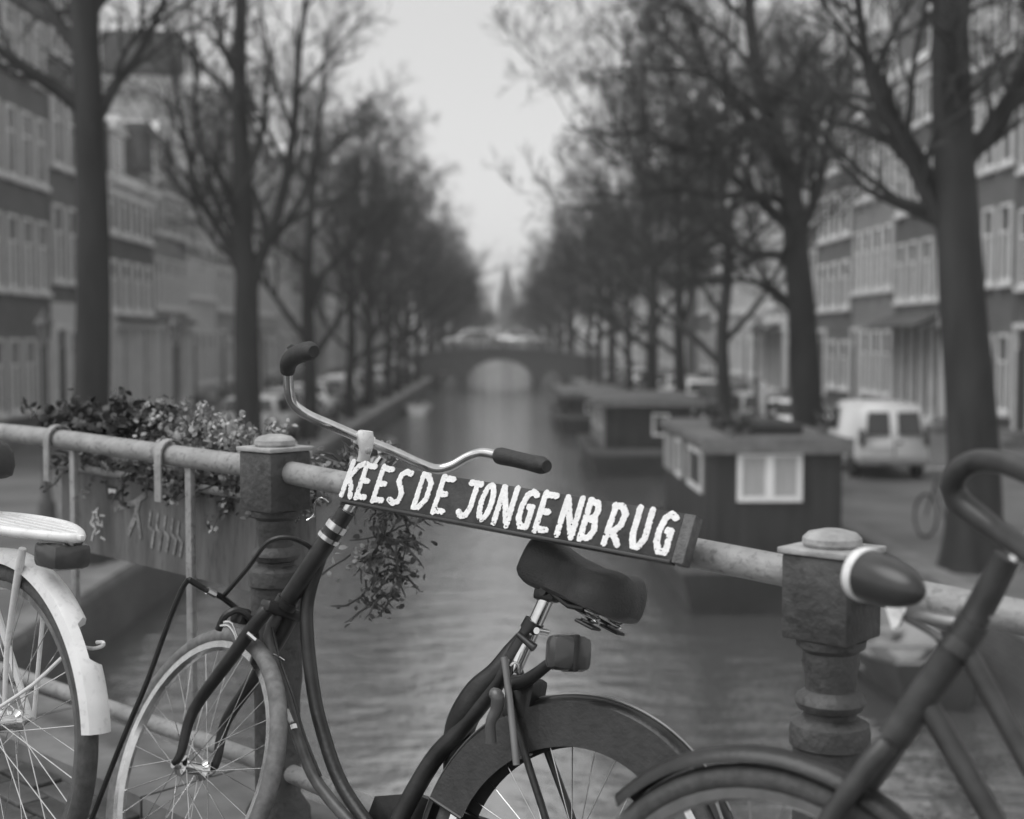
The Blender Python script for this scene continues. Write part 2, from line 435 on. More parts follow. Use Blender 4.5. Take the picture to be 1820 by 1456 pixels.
for y in (38.2, 47.5, 56.5, 66, 75, 84, 94, 113, 122, 133, 146, 160, 177, 196, 220, 250, 290):
    row_tree(ri*2, 6.3+random.uniform(-.15, .15), y, 'right', math.pi+random.choice((0, .4, -.5, .8)), random.uniform(.82, .95),
             "%s bare elm from the near bridge on the right bank" % ORD[ri]); ri += 1
# four near trees with the limbs the photograph shows
def near_tree(Y, label, limbs, lv=5):
    base = at(limbs[0][0][0][0], 1000, Y); base.z = QZ
    t = thing("bare_elm", label, "tree", base, "bare elms lining the canal")
    T, C = B(), B()
    for k, (path, r0, r1, nk) in enumerate(limbs):
        m = len(path); pts = []; 
        for j, q in enumerate(path):
            dy = q[2] if len(q) > 2 else 0
            pts.append(at(q[0], q[1], Y+dy))
        if k == 0: pts = [V((pts[0].x, pts[0].y, QZ)), V((pts[0].x, pts[0].y, QZ+.5))]+pts; rs = [r0*1.4, r0*1.1]+[r0+(r1-r0)*j/(m-1) for j in range(m)]
        else: rs = [r0+(r1-r0)*j/(m-1) for j in range(m)]
        T.tube(pts, rs, 12 if k == 0 else 8, cap=False, smooth=4)
        L = sum((pts[j+1]-pts[j]).length for j in range(len(pts)-1))
        if nk: kids(T, C, pts, rs, min(L, 7)*.8, 1, lv, .45 if k == 0 else .15, nk)
    part("trunk", T, M_BARK, t); part("crown", C, M_TWIG, t, smooth=False)
near_tree(18.7, "thick dark bare trunk with a burl, first tree on the left bank behind the planter",
    [([(162, 740), (166, 560), (165, 400), (160, 250), (153, 100), (150, -60), (165, -300), (150, -600)], .25, .14, 7),
     ([(172, 215), (205, 150), (250, 90), (300, -30), (340, -250)], .09, .02, 6),
     ([(150, 20), (110, -80), (60, -260)], .08, .02, 6),
     ([(160, -100), (210, -260), (290, -480)], .08, .02, 7)])
near_tree(30.3, "bare elm forking into a wide V, second tree on the left bank",
    [([(441, 760), (438, 600), (438, 500), (430, 400), (428, 260), (425, 120), (430, -60), (420, -250)], .31, .1, 9),
     ([(445, 520), (462, 460), (490, 390), (512, 300), (525, 200), (530, 110), (545, -40), (540, -200)], .16, .04, 10),
     ([(436, 500), (415, 455), (385, 400), (352, 345), (330, 250), (312, 150), (290, 0)], .14, .03, 9),
     ([(430, 450), (400, 390), (370, 310), (350, 210), (345, 100, -1), (330, -80, -2)], .09, .02, 8),
     ([(470, 445), (530, 370, 1), (560, 280, 1.5), (575, 180, 2)], .06, .02, 6)])
near_tree(18.0, "massive dark bare trunk at the right edge beside the white van",
    [([(1732, 860), (1724, 700), (1712, 560), (1704, 420), (1695, 280), (1690, 120), (1690, -60), (1700, -300), (1690, -600)], .345, .19, 6),
     ([(1712, 500), (1690, 430), (1655, 365), (1620, 290), (1585, 225), (1548, 150), (1530, 40), (1500, -150), (1440, -300)], .12, .04, 12),
     ([(1700, 330), (1745, 250), (1800, 150), (1850, 20)], .1, .03, 5),
     ([(1692, 60), (1640, -60), (1560, -200), (1500, -400)], .11, .02, 8)])
near_tree(27.2, "bare elm with arching side branches, second tree on the right bank beside the houseboat",
    [([(1437, 790), (1430, 650), (1424, 540), (1415, 440), (1408, 360), (1392, 280), (1365, 200), (1345, 120), (1330, 0), (1320, -150)], .33, .08, 10),
     ([(1425, 590), (1400, 540), (1368, 510), (1320, 498), (1260, 497), (1200, 515)], .1, .02, 9),
     ([(1418, 480), (1385, 455), (1335, 450), (1290, 430), (1240, 440), (1170, 430)], .12, .02, 10),
     ([(1412, 400), (1385, 355), (1330, 345, -1), (1270, 350, -2), (1200, 335, -2.5), (1130, 350, -3), (1060, 340, -3)], .11, .02, 12),
     ([(1400, 320), (1380, 250, -1), (1320, 225, -2), (1270, 268, -3), (1200, 262, -4), (1150, 235, -4.5), (1080, 240, -5), (1000, 225, -5)], .11, .015, 13),
     ([(1370, 215), (1310, 160, -1), (1230, 130, -2), (1130, 120, -3), (1030, 130, -4)], .08, .012, 12),
     ([(1415, 430), (1450, 350), (1470, 250), (1490, 140), (1530, 20)], .12, .03, 9),
     ([(1345, 130), (1280, 60, -1), (1180, 0, -2), (1080, -20, -3)], .06, .012, 10),
     ([(1395, 290), (1440, 200, 1), (1450, 80, 2), (1470, -60, 2)], .07, .015, 8)])

# ---------------------------------------------------------------- canal houses
WIN = {}
def win_mesh(w_, h_, fm, style):
    key = (round(w_, 2), round(h_, 2), fm.name, style)
    if key in WIN: return WIN[key]
    b = B(); t = .14 if w_ > 1.0 else .085; d = .09        # local: x across, y out of the wall, z up; origin at centre bottom
    b.box(-w_/2, -w_/2+t, -.04, d, 0, h_); b.box(w_/2-t, w_/2, -.04, d, 0, h_)
    b.box(-w_/2+t, w_/2-t, -.04, d, h_-t, h_); b.box(-w_/2+t, w_/2-t, -.04, d, 0, t)
    if style >= 1: b.box(-w_/2+t, w_/2-t, -.03, d-.02, h_*.62, h_*.62+.08)
    if style >= 2: b.box(-.035, .035, -.03, d-.03, t, h_*.62)
    sill = B(); sill.box(-w_/2-.1, w_/2+.1, -.03, .17, -.14, -.003)
    p = B(); p.box(-w_/2+t, w_/2-t, -.02, .012, t, h_-t)
    WIN[key] = (mesh(b, "window", fm), mesh(sill, "sill", M_WFRAME), mesh(p, "pane", M_GLASS)); return WIN[key]
def house(side, face, y0, wd, floors, fh, wall, gable, fm, label, nwin=3, base=None, shop=None, frot=0.0, detail=True):
    """local frame: x along the street (+y world for the left bank), y out towards the canal, z up; origin at street level"""
    if side == 'L': M = Matrix.Translation((face, y0+wd/2, QZ)) @ Matrix.Rotation(-math.pi/2+frot, 4, 'Z')
    else: M = Matrix.Translation((face, y0+wd/2, QZ)) @ Matrix.Rotation(math.pi/2+frot, 4, 'Z')
    t = thing("canal_house", label, "house", M)
    H = .6+fh[0]+sum(fh[1:floors]); hw = wd/2-.012; D = 10
    b = B(); b.box(-hw, hw, -D, 0, 0, H)
    ext = None
    if gable == 'step':
        n_ = 4; st = hw/n_
        for k in range(n_): b.box(-hw+st*(k+.4), hw-st*(k+.4), -.35, -.005, H+.004+k*.7-.01*(k > 0), H+.7*(k+1))
    elif gable == 'neck':
        b.box(-hw*.45, hw*.45, -.35, -.005, H+.002, H+2.9)
        b.prism([(-hw*.45, H+2.9), (hw*.45, H+2.9), (0, H+3.7)], 1, -.35, -.005)
        for sg in (-1, 1): b.prism([(sg*hw*.46, H+.002), (sg*hw*.95, H+.002), (sg*hw*.62, H+.8), (sg*hw*.46, H+1.9)], 1, -.32, -.01)
    elif gable == 'bell':
        b.prism([(-hw, H+.002), (hw, H+.002), (hw*.85, H+.5), (hw*.5, H+1.2), (hw*.4, H+2.2), (hw*.2, H+2.7), (-hw*.2, H+2.7), (-hw*.4, H+2.2), (-hw*.5, H+1.2), (-hw*.85, H+.5)], 1, -.35, -.005)
    part("wall", b, wall, t, local=True, smooth=False)
    r = B()
    if gable == 'flat':
        r.prism([(-hw+.05, H+.002), (hw-.05, H+.002), (hw-.05, H+.25), (hw-.8, H+2.2), (-hw+.8, H+2.2), (-hw+.05, H+.25)], 1, -D+.3, -.5)
    else:
        r.prism([(-hw+.05, H+.002), (hw-.05, H+.002), (0, H+2.6)], 1, -D+.3, -.37)
    ro = part("roof", r, M_ROOF, t, local=True, smooth=False)
    c = B(); c.box(hw-.9, hw-.3, -5, -4.2, H+.5, H+3.2); part("chimney", c, BRK[1], ro, local=True, smooth=False)
    c = B()
    if gable == 'flat':
        c.box(-hw, hw, .002, .42, H-.32, H+.06); c.box(-hw, hw, .002, .16, H-.75, H-.323)
    elif gable == 'bell' or gable == 'neck':
        ww = hw*.45; zz = H+2.9 if gable == 'neck' else H+2.7
        c.box(-ww-.1, ww+.1, .002, .18, zz-.18, zz+.05); c.box(-ww-.35, -ww-.05, .002, .14, H+.1, H+1.2); c.box(ww+.05, ww+.35, .002, .14, H+.1, H+1.2)
    else:
        n_ = 4; st = hw/n_
        for k in range(n_):
            for sg in (-1, 1): xx = hw-st*(k+.4); c.box(min(sg*xx, sg*(xx-st)), max(sg*xx, sg*(xx-st)), -.36, .08, H+.7*(k+1), H+.7*(k+1)+.12)
    part("cornice", c, M_WFRAME if fm is M_WFRAME else M_STONE, t, local=True, smooth=False)
    # windows
    z = .6
    pitch = wd/nwin
    for f in range(floors):
        hh = fh[f]*.66; ww = min(1.25, pitch*.62)
        zz = z+.62 if f else z+.3
        if f == 0 and shop: z += fh[0]; continue
        wmsh = win_mesh(ww, hh, fm, 2 if f < 2 else 1)
        for k in range(nwin):
            x = -wd/2+pitch*(k+.5)
            if f == 0 and k == nwin-1:
                d = B(); d.box(-ww/2, ww/2, .004, .07, .45, 2.75)
                do = part("door", d, M_DOOR, t, local=True, smooth=False); do.location = (x, 0, 0)
                fr = B(); fr.box(-ww/2-.12, -ww/2-.002, .003, .14, .45, 3.35); fr.box(ww/2+.002, ww/2+.12, .003, .14, .45, 3.35); fr.box(-ww/2-.118, ww/2+.118, .003, .16, 3.352, 3.5)
                part("door_frame", fr, fm, do, local=True, smooth=False)
                fl = B(); fl.box(-ww/2, ww/2, .004, .03, 2.76, 3.34); part("fanlight", fl, M_GLASS, do, local=True, smooth=False)
                st_ = B(); st_.box(-ww/2-.3, ww/2+.3, .003, .9, 0, .22); st_.box(-ww/2-.3, ww/2+.3, .004, .55, .223, .44); part("doorstep", st_, M_STONE, t, local=True, smooth=False).location = (x, 0, 0)
                continue
            wo = part("window", wmsh[0], None, t, local=True); wo.location = (x, .004, zz)
            part("sill", wmsh[1], None, wo, local=True); part("pane", wmsh[2], None, wo, local=True)
        z += fh[f]
    if gable != 'flat':
        wm2 = win_mesh(.9, 1.3, fm, 1); wo = part("attic_window", wm2[0], None, t, local=True); wo.location = (0, .004, H+.45); part("sill", wm2[1], None, wo, local=True); part("pane", wm2[2], None, wo, local=True)
    elif detail:
        dm = B(); dm.box(-.9, .9, -1.9, -.45, H+.25, H+1.9); dm.prism([(-1.15, H+1.902), (1.15, H+1.902), (0, H+2.6)], 1, -2.1, -.3)
        do = part("dormer", dm, M_WFRAME, t, local=True, smooth=False)
        dp = B(); dp.box(-.6, .6, -.44, -.42, H+.5, H+1.7); part("pane", dp, M_GLASS, do, local=True, smooth=False)
    if shop:
        s_ = B(); s_.box(-hw+.15, hw-.15, .003, .3, 3.45, 3.9); nC = shop
        for k in range(nC+1): x = -hw+.25+(2*hw-.5)*k/nC; s_.box(x-.1, x+.1, .003, .2, .35, 3.447)
        s_.box(-hw+.15, hw-.15, .003, .22, 0, .347); so = part("shopfront", s_, fm, t, local=True, smooth=False)
        for k in range(nC):
            x0 = -hw+.25+(2*hw-.5)*k/nC+.104; x1 = -hw+.25+(2*hw-.5)*(k+1)/nC-.104
            g = B(); g.box(x0, x1, .004, .05, .352, 3.44); part("pane", g, M_GLASS if (k % 3 == 1 or base is None) else M_CURTAIN, so, local=True, smooth=False)
        aw = B(); aw.prism([(.303, 3.9), (.5 if base else 1.1, 3.8 if base else 3.5), (.5 if base else 1.1, 3.7 if base else 3.42), (.303, 3.7)], 0, -hw+.2, hw-.2); part("awning", aw, M_DOOR, t, local=True, smooth=False)
    if base is not None:
        p = B()
        if not shop:
            p.box(-hw, hw, .0015, .0035, 0, .6+fh[0]*.98)
            part("plaster_base", p, base, t, local=True, smooth=False)
    return t
GB = ['flat', 'neck', 'flat', 'bell', 'step', 'flat', 'neck', 'bell']
gn = {'flat': 'straight cornice', 'neck': 'neck gable', 'bell': 'bell gable', 'step': 'stepped gable'}
wn = {"brick_a": "mid grey brick", "brick_b": "dark brick", "brick_c": "lighter brick", "brick_d": "pale brick", "plaster": "pale plastered", "dull_plaster": "dull plastered"}
FHS = (3.5, 3.5, 3.3, 3.0, 2.6)
left_specs = [(29.5, 7.0, 4, BRK[1], 'flat', 5, None), (36.6, 6.6, 5, BRK[0], 'flat', 5, None), (43.3, 6.0, 5, BRK[0], 'flat', 4, None), (49.5, 6.6, 3, BRK[1], 'flat', 4, 6),
    (56.3, 6.0, 3, BRK[2], 'flat', 4, 4), (62.4, 6.2, 4, M_PLASTER, 'flat', 4, None), (68.7, 6.4, 4, BRK[3], 'bell', 3, None), (75.2, 5.6, 4, BRK[0], 'neck', 3, 3)]
y = 81
while y < 190:
    wdt = random.uniform(5.4, 7); left_specs.append((y, wdt, random.choice((3, 4, 4, 5)), random.choice(BRK+[M_PLASTERD]), random.choice(GB), 3, None)); y += wdt+.05
for i, (y0, wd, fl, wl, gb, nw, sh) in enumerate(left_specs):
    house('L', -14.2 if y0 < 100 else -13.4, y0, wd, fl, [q*(1, .94, 1.06, .82, .9, 1.08, .95)[i % 7] for q in FHS], wl, gb, M_WFRAME if i < 9 or i % 3 == 0 else M_WGREY,
          "%s house, %s storeys with %s, %s along the left bank" % (wn[wl.name], ('three', 'four', 'five')[fl-3], gn[gb], ORD[i]), nw, M_PLASTER if i in (2, 3, 4, 5) else None, sh, detail=(i < 12))
right_specs = [(26.5, 6.4, 5, BRK[0], 'flat', 4, None), (33.0, 6.2, 5, BRK[1], 'flat', 4, None), (39.3, 5.6, 5, BRK[0], 'flat', 4, None), (45.0, 6.2, 4, BRK[1], 'flat', 4, 5),
    (51.3, 6.0, 4, BRK[2], 'bell', 4, None), (57.4, 6.2, 4, BRK[0], 'neck', 3, None), (63.7, 6.4, 4, BRK[1], 'neck', 4, None), (70.2, 6.2, 4, M_PLASTER, 'flat', 4, 3), (76.5, 6, 3, M_PLASTER, 'step', 3, None)]
y = 82.6
while y < 190:
    wdt = random.uniform(5.4, 7); right_specs.append((y, wdt, random.choice((3, 4, 4, 5)), random.choice(BRK+[M_PLASTERD]), random.choice(GB), 3, None)); y += wdt+.05
for i, (y0, wd, fl, wl, gb, nw, sh) in enumerate(right_specs):
    house('R', 15.0 if y0 < 100 else 14.2, y0, wd, fl, [q*(1.03, .95, 1.0, .92, 1.07, .9, 1.04)[i % 7] for q in FHS], wl, gb, M_WFRAME if i < 9 or i % 3 == 0 else M_WGREY,
          "%s house, %s storeys with %s, %s along the right bank" % (wn[wl.name], ('three', 'four', 'five')[fl-3], gn[gb], ORD[i]), nw, None, sh, detail=(i < 12))
# church tower closing the view
ct = thing("church_tower", "slim pointed church tower at the far end of the canal", "tower", (2.2, 330, QZ))
b = B(); b.box(.2, 4.2, 330, 334, QZ, 11); part("shaft", b, BRK[1], ct, smooth=False)
b = B(); b.add([(0, 329.8, 11.002), (4.4, 329.8, 11.002), (4.4, 334.2, 11.002), (0, 334.2, 11.002), (2.2, 332, 20)], [(0, 1, 4), (1, 2, 4), (2, 3, 4), (3, 0, 4), (0, 3, 2, 1)]); part("spire", b, M_ROOF, ct, smooth=False)
# a block of houses closing the far end
for i, (x0, x1, h_, wl) in enumerate(((-14, -6, 9, BRK[1]), (-6, 1, 7.2, BRK[0]), (1.2, 8, 8, BRK[2]), (8, 16, 9.5, BRK[1]))):
    t = thing("distant_house", ("dark brick house", "mid grey lower house", "lighter house", "tall dark house")[i]+(" at the far left end of the canal", " closing the canal left of its centre", " closing the canal beside the tower", " at the far right end of the canal")[i], "house", ((x0+x1)/2, 350, QZ))
    b = B(); b.box(x0, x1-.05, 350, 358, QZ, QZ+h_); part("wall", b, wl, t, smooth=False)
    b = B(); b.prism([(x0, QZ+h_+.002), (x1-.05, QZ+h_+.002), ((x0+x1)/2, QZ+h_+3)], 1, 350.2, 357.8); part("roof", b, M_ROOF, t, smooth=False)
    for k in range(6):
        x = x0+1+(x1-x0-2)*(k % 3)/2; z = QZ+1.2+3*(k//3)
        b = B(); b.box(x-.55, x+.55, 349.9, 349.99, z, z+1.9); part("window", b, M_WFRAME, t, smooth=False)

# ---------------------------------------------------------------- cars
def car_proto(kind):
    """local: x forward, y left, z up, origin on the ground at the centre"""
    t = thing("parked_car", "x", "car")
    if kind == 'hatch':
        prof = [(-1.95, .28), (-2.0, .55), (-1.93, .95), (-1.7, 1.42), (-.2, 1.47), (.3, 1.44), (1.0, .98), (1.85, .82), (2.02, .6), (2.0, .28)]
    else:
        prof = [(-2.15, .3), (-2.2, .6), (-2.1, .98), (-1.55, 1.03), (-1.0, 1.42), (.1, 1.45), (.45, 1.4), (1.1, .99), (2.0, .85), (2.2, .6), (2.15, .3)]
    def hw(z): return .84 if z < .95 else .84-.2*(z-.95)/.5
    b = B(); m = len(prof)
    vs = [(x, hw(z)-(.05 if abs(x) > 1.9 else 0), z) for x, z in prof]+[(x, -hw(z)+(.05 if abs(x) > 1.9 else 0), z) for x, z in prof]
    fs = [tuple(range(m)), tuple(range(2*m-1, m-1, -1))]+[(i, (i+1) % m, m+(i+1) % m, m+i) for i in range(m)]
    b.add(vs, fs)
    body = part("body", b, M_CARG, t, local=True, smooth=False)
    bm = bmesh.new(); bm.from_mesh(body.data); bmesh.ops.bevel(bm, geom=bm.edges[:], offset=.05, segments=2, affect='EDGES'); bm.to_mesh(body.data); bm.free()
    body.data.polygons.foreach_set("use_smooth", [True]*len(body.data.polygons))
    for sg in (-1, 1):
        g = B(); y1 = sg*.845; y2 = sg*.70
        x0, x1 = (-1.55, .72) if kind == 'hatch' else (-1.15, .85)
        g.add([(x0, y1+sg*.004, .99), (x1, y1+sg*.004, .99), (x1-.55, y2+sg*.0, 1.37), (x0+.15, y2, 1.37)], [(0, 1, 2, 3)] if sg < 0 else [(3, 2, 1, 0)])
        part("side_window", g, M_GLASS, t, local=True, smooth=False)
    def screen(nm, xa, za, xb, zb):
        g = B(); n_ = V((za-zb, 0, xb-xa)); n_ = V((-(zb-za), 0, (xb-xa))).normalized()*.012
        if n_.z < 0: n_ = -n_
        g.add([V((xa, -.72, za))+n_, V((xa, .72, za))+n_, V((xb, .62, zb))+n_, V((xb, -.62, zb))+n_], [(0, 1, 2, 3)]); part(nm, g, M_GLASS, t, local=True, smooth=False)
    if kind == 'hatch': screen("windscreen", .93, 1.03, .36, 1.41); screen("rear_window", -1.895, 1.03, -1.72, 1.38)
    else: screen("windscreen", 1.03, 1.04, .5, 1.375); screen("rear_window", -1.48, 1.09, -1.06, 1.375)
    xe = prof[1][0]
    for sg in (-1, 1):
        l = B().bbox(xe-.02, xe+.1, sg*.75-.1, sg*.75+.1, .62, .85, .02); part("tail_lamp", l, M_LAMPR, t, local=True)
        l = B().bbox(1.9, 2.03 if kind == 'hatch' else 2.16, sg*.62-.14, sg*.62+.14, .6, .74, .02); part("headlight", l, M_LAMPW, t, local=True)
        mi = B().bbox(.55, .7, sg*.9-.09, sg*.9+.09, .95, 1.07, .03); part("door_mirror", mi, M_PLASTIC, t, local=True)
        for x in (-1.25, 1.3):
            wl = B().lathe([(.29, -.1), (.31, -.08), (.31, .08), (.29, .1)], Matrix.Translation((x, sg*.78, .31)) @ Matrix.Rotation(math.pi/2, 4, 'X'), 18)
            wo = part("wheel", wl, M_RUBBER, t, local=True)
            part("rim", B().lathe([(.19, -.115), (.2, -.1), (.2, .1), (.19, .115)], Matrix.Translation((x, sg*.78, .31)) @ Matrix.Rotation(math.pi/2, 4, 'X'), 14), M_STEEL, wo, local=True)
    part("bumper", B().bbox(xe-.05, xe+.12, -.8, .8, .32, .5, .03), M_PLASTIC, t, local=True)
    part("number_plate", B().box(xe-.06, xe-.052, -.26, .26, .54, .65), M_PLASTERD, t, local=True, smooth=False)
    return t
protoH, protoS = car_proto('hatch'), car_proto('saloon')
CARS = []
cols = {'white': M_CARP, 'silver': M_CARS, 'mid grey': M_CARG, 'dark': M_CARD}
used = set()
BM = {}
def place_car(kind, x, y, rz, colr, label, group, z=QZ):
    src = protoH if kind == 'hatch' else protoS
    M = Matrix.Translation((x, y, z)) @ Matrix.Rotation(rz, 4, 'Z')
    if kind not in used: used.add(kind); o = src; o.matrix_basis = M; o['label'] = label; o['group'] = group
    else: o = dup(src, M, None, label, group)
    for ch in o.children if o.children else KIDS(o):
        if ch.name.startswith("body"):
            key = (kind, colr)
            if key not in BM:
                me = ch.data.copy(); me.materials.clear(); me.materials.append(cols[colr]); BM[key] = me
            ch.data = BM[key]
bpy.context.view_layer.update()
lc = [(39.3, 'white', 'hatch'), (44.8, 'silver', 'hatch'), (49.5, 'white', 'saloon'), (56, 'silver', 'hatch'), (60.7, 'white', 'hatch'), (65.5, 'mid grey', 'saloon'), (72.5, 'silver', 'saloon'), (77.5, 'white', 'hatch'),
      (83, 'dark', 'saloon'), (90.5, 'silver', 'hatch'), (97.5, 'white', 'saloon')]
for i, (y, c, k) in enumerate(lc):
    place_car(k, -6.9, y, math.pi/2, c, "%s parked %s, %s car from the bridge on the left quay" % (c, 'hatchback' if k == 'hatch' else 'saloon', ORD[i]), "cars parked along the left quay")
rc = [(36.5, 'white', 'saloon'), (41.5, 'silver', 'hatch'), (47.5, 'dark', 'saloon'), (53, 'white', 'hatch'), (58.5, 'white', 'saloon'), (67, 'mid grey', 'hatch'), (73, 'white', 'saloon'), (80, 'silver', 'hatch'), (88, 'white', 'saloon')]
for i, (y, c, k) in enumerate(rc):
    place_car(k, 7.9, y, math.pi/2, c, "%s parked %s, %s car behind the van on the right quay" % (c, 'hatchback' if k == 'hatch' else 'saloon', ORD[i]), "cars parked along the right quay")
for i, (x, c, k) in enumerate(((-2.2, 'white', 'hatch'), (1.9, 'silver', 'saloon'))):
    place_car(k, x, 106.5+i*1.5, 0 if i else math.pi, c, "%s car crossing the distant arched bridge" % c, "cars on the far bridge", z=.62)

# white van seen from behind
vt = thing("white_van", "white delivery van seen from behind with two dark rear windows on the right quay", "van", (8.62, 29.2, QZ))
M = Matrix.Translation((8.62, 31.2, QZ-.02)) @ Matrix.Rotation(math.pi/2, 4, 'Z') @ Matrix.Scale(.9, 4)
def vb(b): 
    b.v = [tuple(M @ V(p)) for p in b.v]; return b
b = B(); prof = [(-2.05, .38), (-2.1, .6), (-2.06, 1.05), (-1.9, 1.78), (-1.7, 1.86), (.3, 1.86), (.6, 1.8), (1.15, 1.12), (1.9, .95), (2.05, .7), (2.02, .38)]
m = len(prof)
def hw(z): return .84 if z < 1.05 else .84-.12*(z-1.05)/.8
b.add([(x, hw(z), z) for x, z in prof]+[(x, -hw(z), z) for x, z in prof], [tuple(range(m)), tuple(range(2*m-1, m-1, -1))]+[(i, (i+1) % m, m+(i+1) % m, m+i) for i in range(m)])
bo = part("body", vb(b), M_CARP, vt, smooth=False)
bm = bmesh.new(); bm.from_mesh(bo.data); bmesh.ops.bevel(bm, geom=bm.edges[:], offset=.06, segments=3, affect='EDGES'); bm.to_mesh(bo.data); bm.free()
bo.data.polygons.foreach_set("use_smooth", [True]*len(bo.data.polygons))
for sg in (-1, 1):
    g = B(); g.add([(-2.078, sg*.1, 1.1), (-2.078, sg*.68, 1.1), (-1.945, sg*.62, 1.66), (-1.945, sg*.1, 1.66)], [(0, 1, 2, 3)]); g.v = [(x-.012, y_, z) for x, y_, z in g.v]
    part("rear_window", vb(g), M_GLASS, vt, smooth=False)
    part("tail_lamp", vb(B().bbox(-2.12, -2.0, sg*.79-.06, sg*.79+.06, .85, 1.25, .02)), M_LAMPR, vt)
    part("side_window", vb(B().add([(.1, sg*.845, 1.12), (.95, sg*.845, 1.12), (.5, sg*.765, 1.68), (.1, sg*.765, 1.68)], [(0, 1, 2, 3)])), M_GLASS, vt, smooth=False)
    part("door_mirror", vb(B().bbox(.75, .9, sg*.95-.1, sg*.95+.1, 1.1, 1.3, .03)), M_PLASTIC, vt)
    for x in (-1.3, 1.35):
        wo = part("wheel", vb(B().lathe([(.29, -.1), (.31, -.08), (.31, .08), (.29, .1)], Matrix.Translation((x, sg*.78, .31)) @ Matrix.Rotation(math.pi/2, 4, 'X'), 18)), M_RUBBER, vt)
part("door_seam", vb(B().box(-2.13, -2.1, -.01, .01, .5, 1.05)), M_PLASTIC, vt)
part("bumper", vb(B().bbox(-2.2, -2.03, -.82, .82, .4, .6, .04)), mat("bumper_grey", .3, .5), vt)
part("number_plate", vb(B().box(-2.125, -2.115, .08, .6, .72, .83)), M_PLASTER, vt, smooth=False)
part("door_handle", vb(B().bbox(-2.13, -2.1, -.2, -.06, .9, .95, .008)), M_PLASTIC, vt)

LEAFSHAPE = [(-.5, 0), (-.2, .34), (.25, .3), (.6, 0), (.25, -.3), (-.2, -.34)]
def leaves(b, c, sz, n_=1, lobed=False):
    nrm = V((random.gauss(0, .8), random.gauss(-.2, .8), random.gauss(.5, .7))).normalized()
    a_ = nrm.orthogonal().normalized(); a_.rotate(Matrix.Rotation(random.uniform(0, 6.28), 3, nrm)); b2 = nrm.cross(a_)
    pts = [c+a_*x*sz+b2*y_*sz+nrm*(abs(y_)*.35*sz) for x, y_ in LEAFSHAPE]
    b.add(pts, [(0, 1, 5), (1, 2, 4, 5), (2, 3, 4)])
# ---------------------------------------------------------------- houseboats
def boat(label, x0, x1, y0, y1, zroof, wall, sidewall, roofm, wins, sidewins, hullm, over=.12):
    t = thing("houseboat", label, "houseboat", ((x0+x1)/2, y0, WZ))
    b = B(); o = .35; zt = WZ+.75; L_ = y1-y0
    ring = lambda k, z: [(x0-k, y0-k*.5, z), (x1+k*.6, y0-k*.5, z), (x1+k*.6, y1+k, z), ((x0+x1)/2, y1+k+.9, z), (x0-k, y1+k, z)]
    v = ring(.15, WZ-.5)+ring(.4, zt-.1)+ring(.4, zt); b.add(v, [(4, 3, 2, 1, 0)]+[(i, (i+1) % 5, 5+(i+1) % 5, 5+i) for i in range(5)]+[(5+i, 5+(i+1) % 5, 10+(i+1) % 5, 10+i) for i in range(5)]+[(10, 11, 12, 13, 14)])
    part("hull", b, hullm, t, smooth=False)
    b = B(); r_ = ring(.43, zt-.16)+ring(.43, zt+.05); b.add(r_, [(i, (i+1) % 5, 5+(i+1) % 5, 5+i) for i in range(5)]); part("rubbing_strake", b, mat("strake_paint", .12, .6), t, smooth=False)
    b = B(); b.box(x0, x1, y0, y1, zt-.02, zroof-.1); ca = part("cabin", b, wall, t, smooth=False)
    b = B(); b.box(x0-.012, x0-.002, y0+.02, y1-.02, zt, zroof-.11); part("side_cladding", b, sidewall, t, smooth=False)
    b = B(); b.bbox(x0-over, x1+over, y0-over, y1+over, zroof-.1, zroof+.05, .02); ro = part("roof", b, roofm, t)
    b = B(); b.box(x0-over-.012, x1+over+.012, y0-over-.014, y0-over-.002, zroof-.16, zroof+.06); part("fascia", b, mat("fascia_paint", .16, .6), t, smooth=False)
    for (xa, xb, za, zb, mid) in wins:
        f = B(); k = .07; Y0 = y0-.05; Y1 = y0-.003
        f.box(xa, xa+k, Y0, Y1, za, zb); f.box(xb-k, xb, Y0, Y1, za, zb); f.box(xa+k, xb-k, Y0, Y1, zb-k, zb); f.box(xa+k, xb-k, Y0, Y1, za, za+k)
        if mid: f.box((xa+xb)/2-.06, (xa+xb)/2+.06, Y0, Y1, za+k, zb-k)
        fo = part("window", f, M_WFRAME, t, smooth=False)
        g = B(); g.box(xa+k, xb-k, y0-.02, y0-.004, za+k, zb-k); part("pane", g, M_CURTAIN if mid else M_GLASS, fo, smooth=False)
    for (ya, yb, za, zb) in sidewins:
        f = B(); k = .07; X0 = x0-.055; X1 = x0-.014
        f.box(X0, X1, ya, ya+k, za, zb); f.box(X0, X1, yb-k, yb, za, zb); f.box(X0, X1, ya+k, yb-k, zb-k, zb); f.box(X0, X1, ya+k, yb-k, za, za+k)
        fo = part("window", f, M_WGREY, t, smooth=False)
        g = B(); g.box(x0-.03, x0-.015, ya+k, yb-k, za+k, zb-k); part("pane", g, M_GLASS, fo, smooth=False)
    return t, ro
def X_(px, Y): return at(px, 600, Y).x
def Z_(py, Y): return at(885, py, Y).z
Yb = 19.0
t1, _ = boat("dark houseboat with white double window moored nearest on the right bank", X_(1262, Yb), X_(1500, Yb), Yb, 23.8, Z_(786, Yb), M_BOATWALL, M_BOATWALL, M_BOATROOF,
    [(X_(1312, Yb), X_(1428, Yb), Z_(892, Yb), Z_(803, Yb), True)], [(19.45, 20.9, Z_(885, Yb), Z_(806, Yb)+.0), (21.6, 22.3, Z_(885, Yb), Z_(806, Yb))], M_BOATHULL)
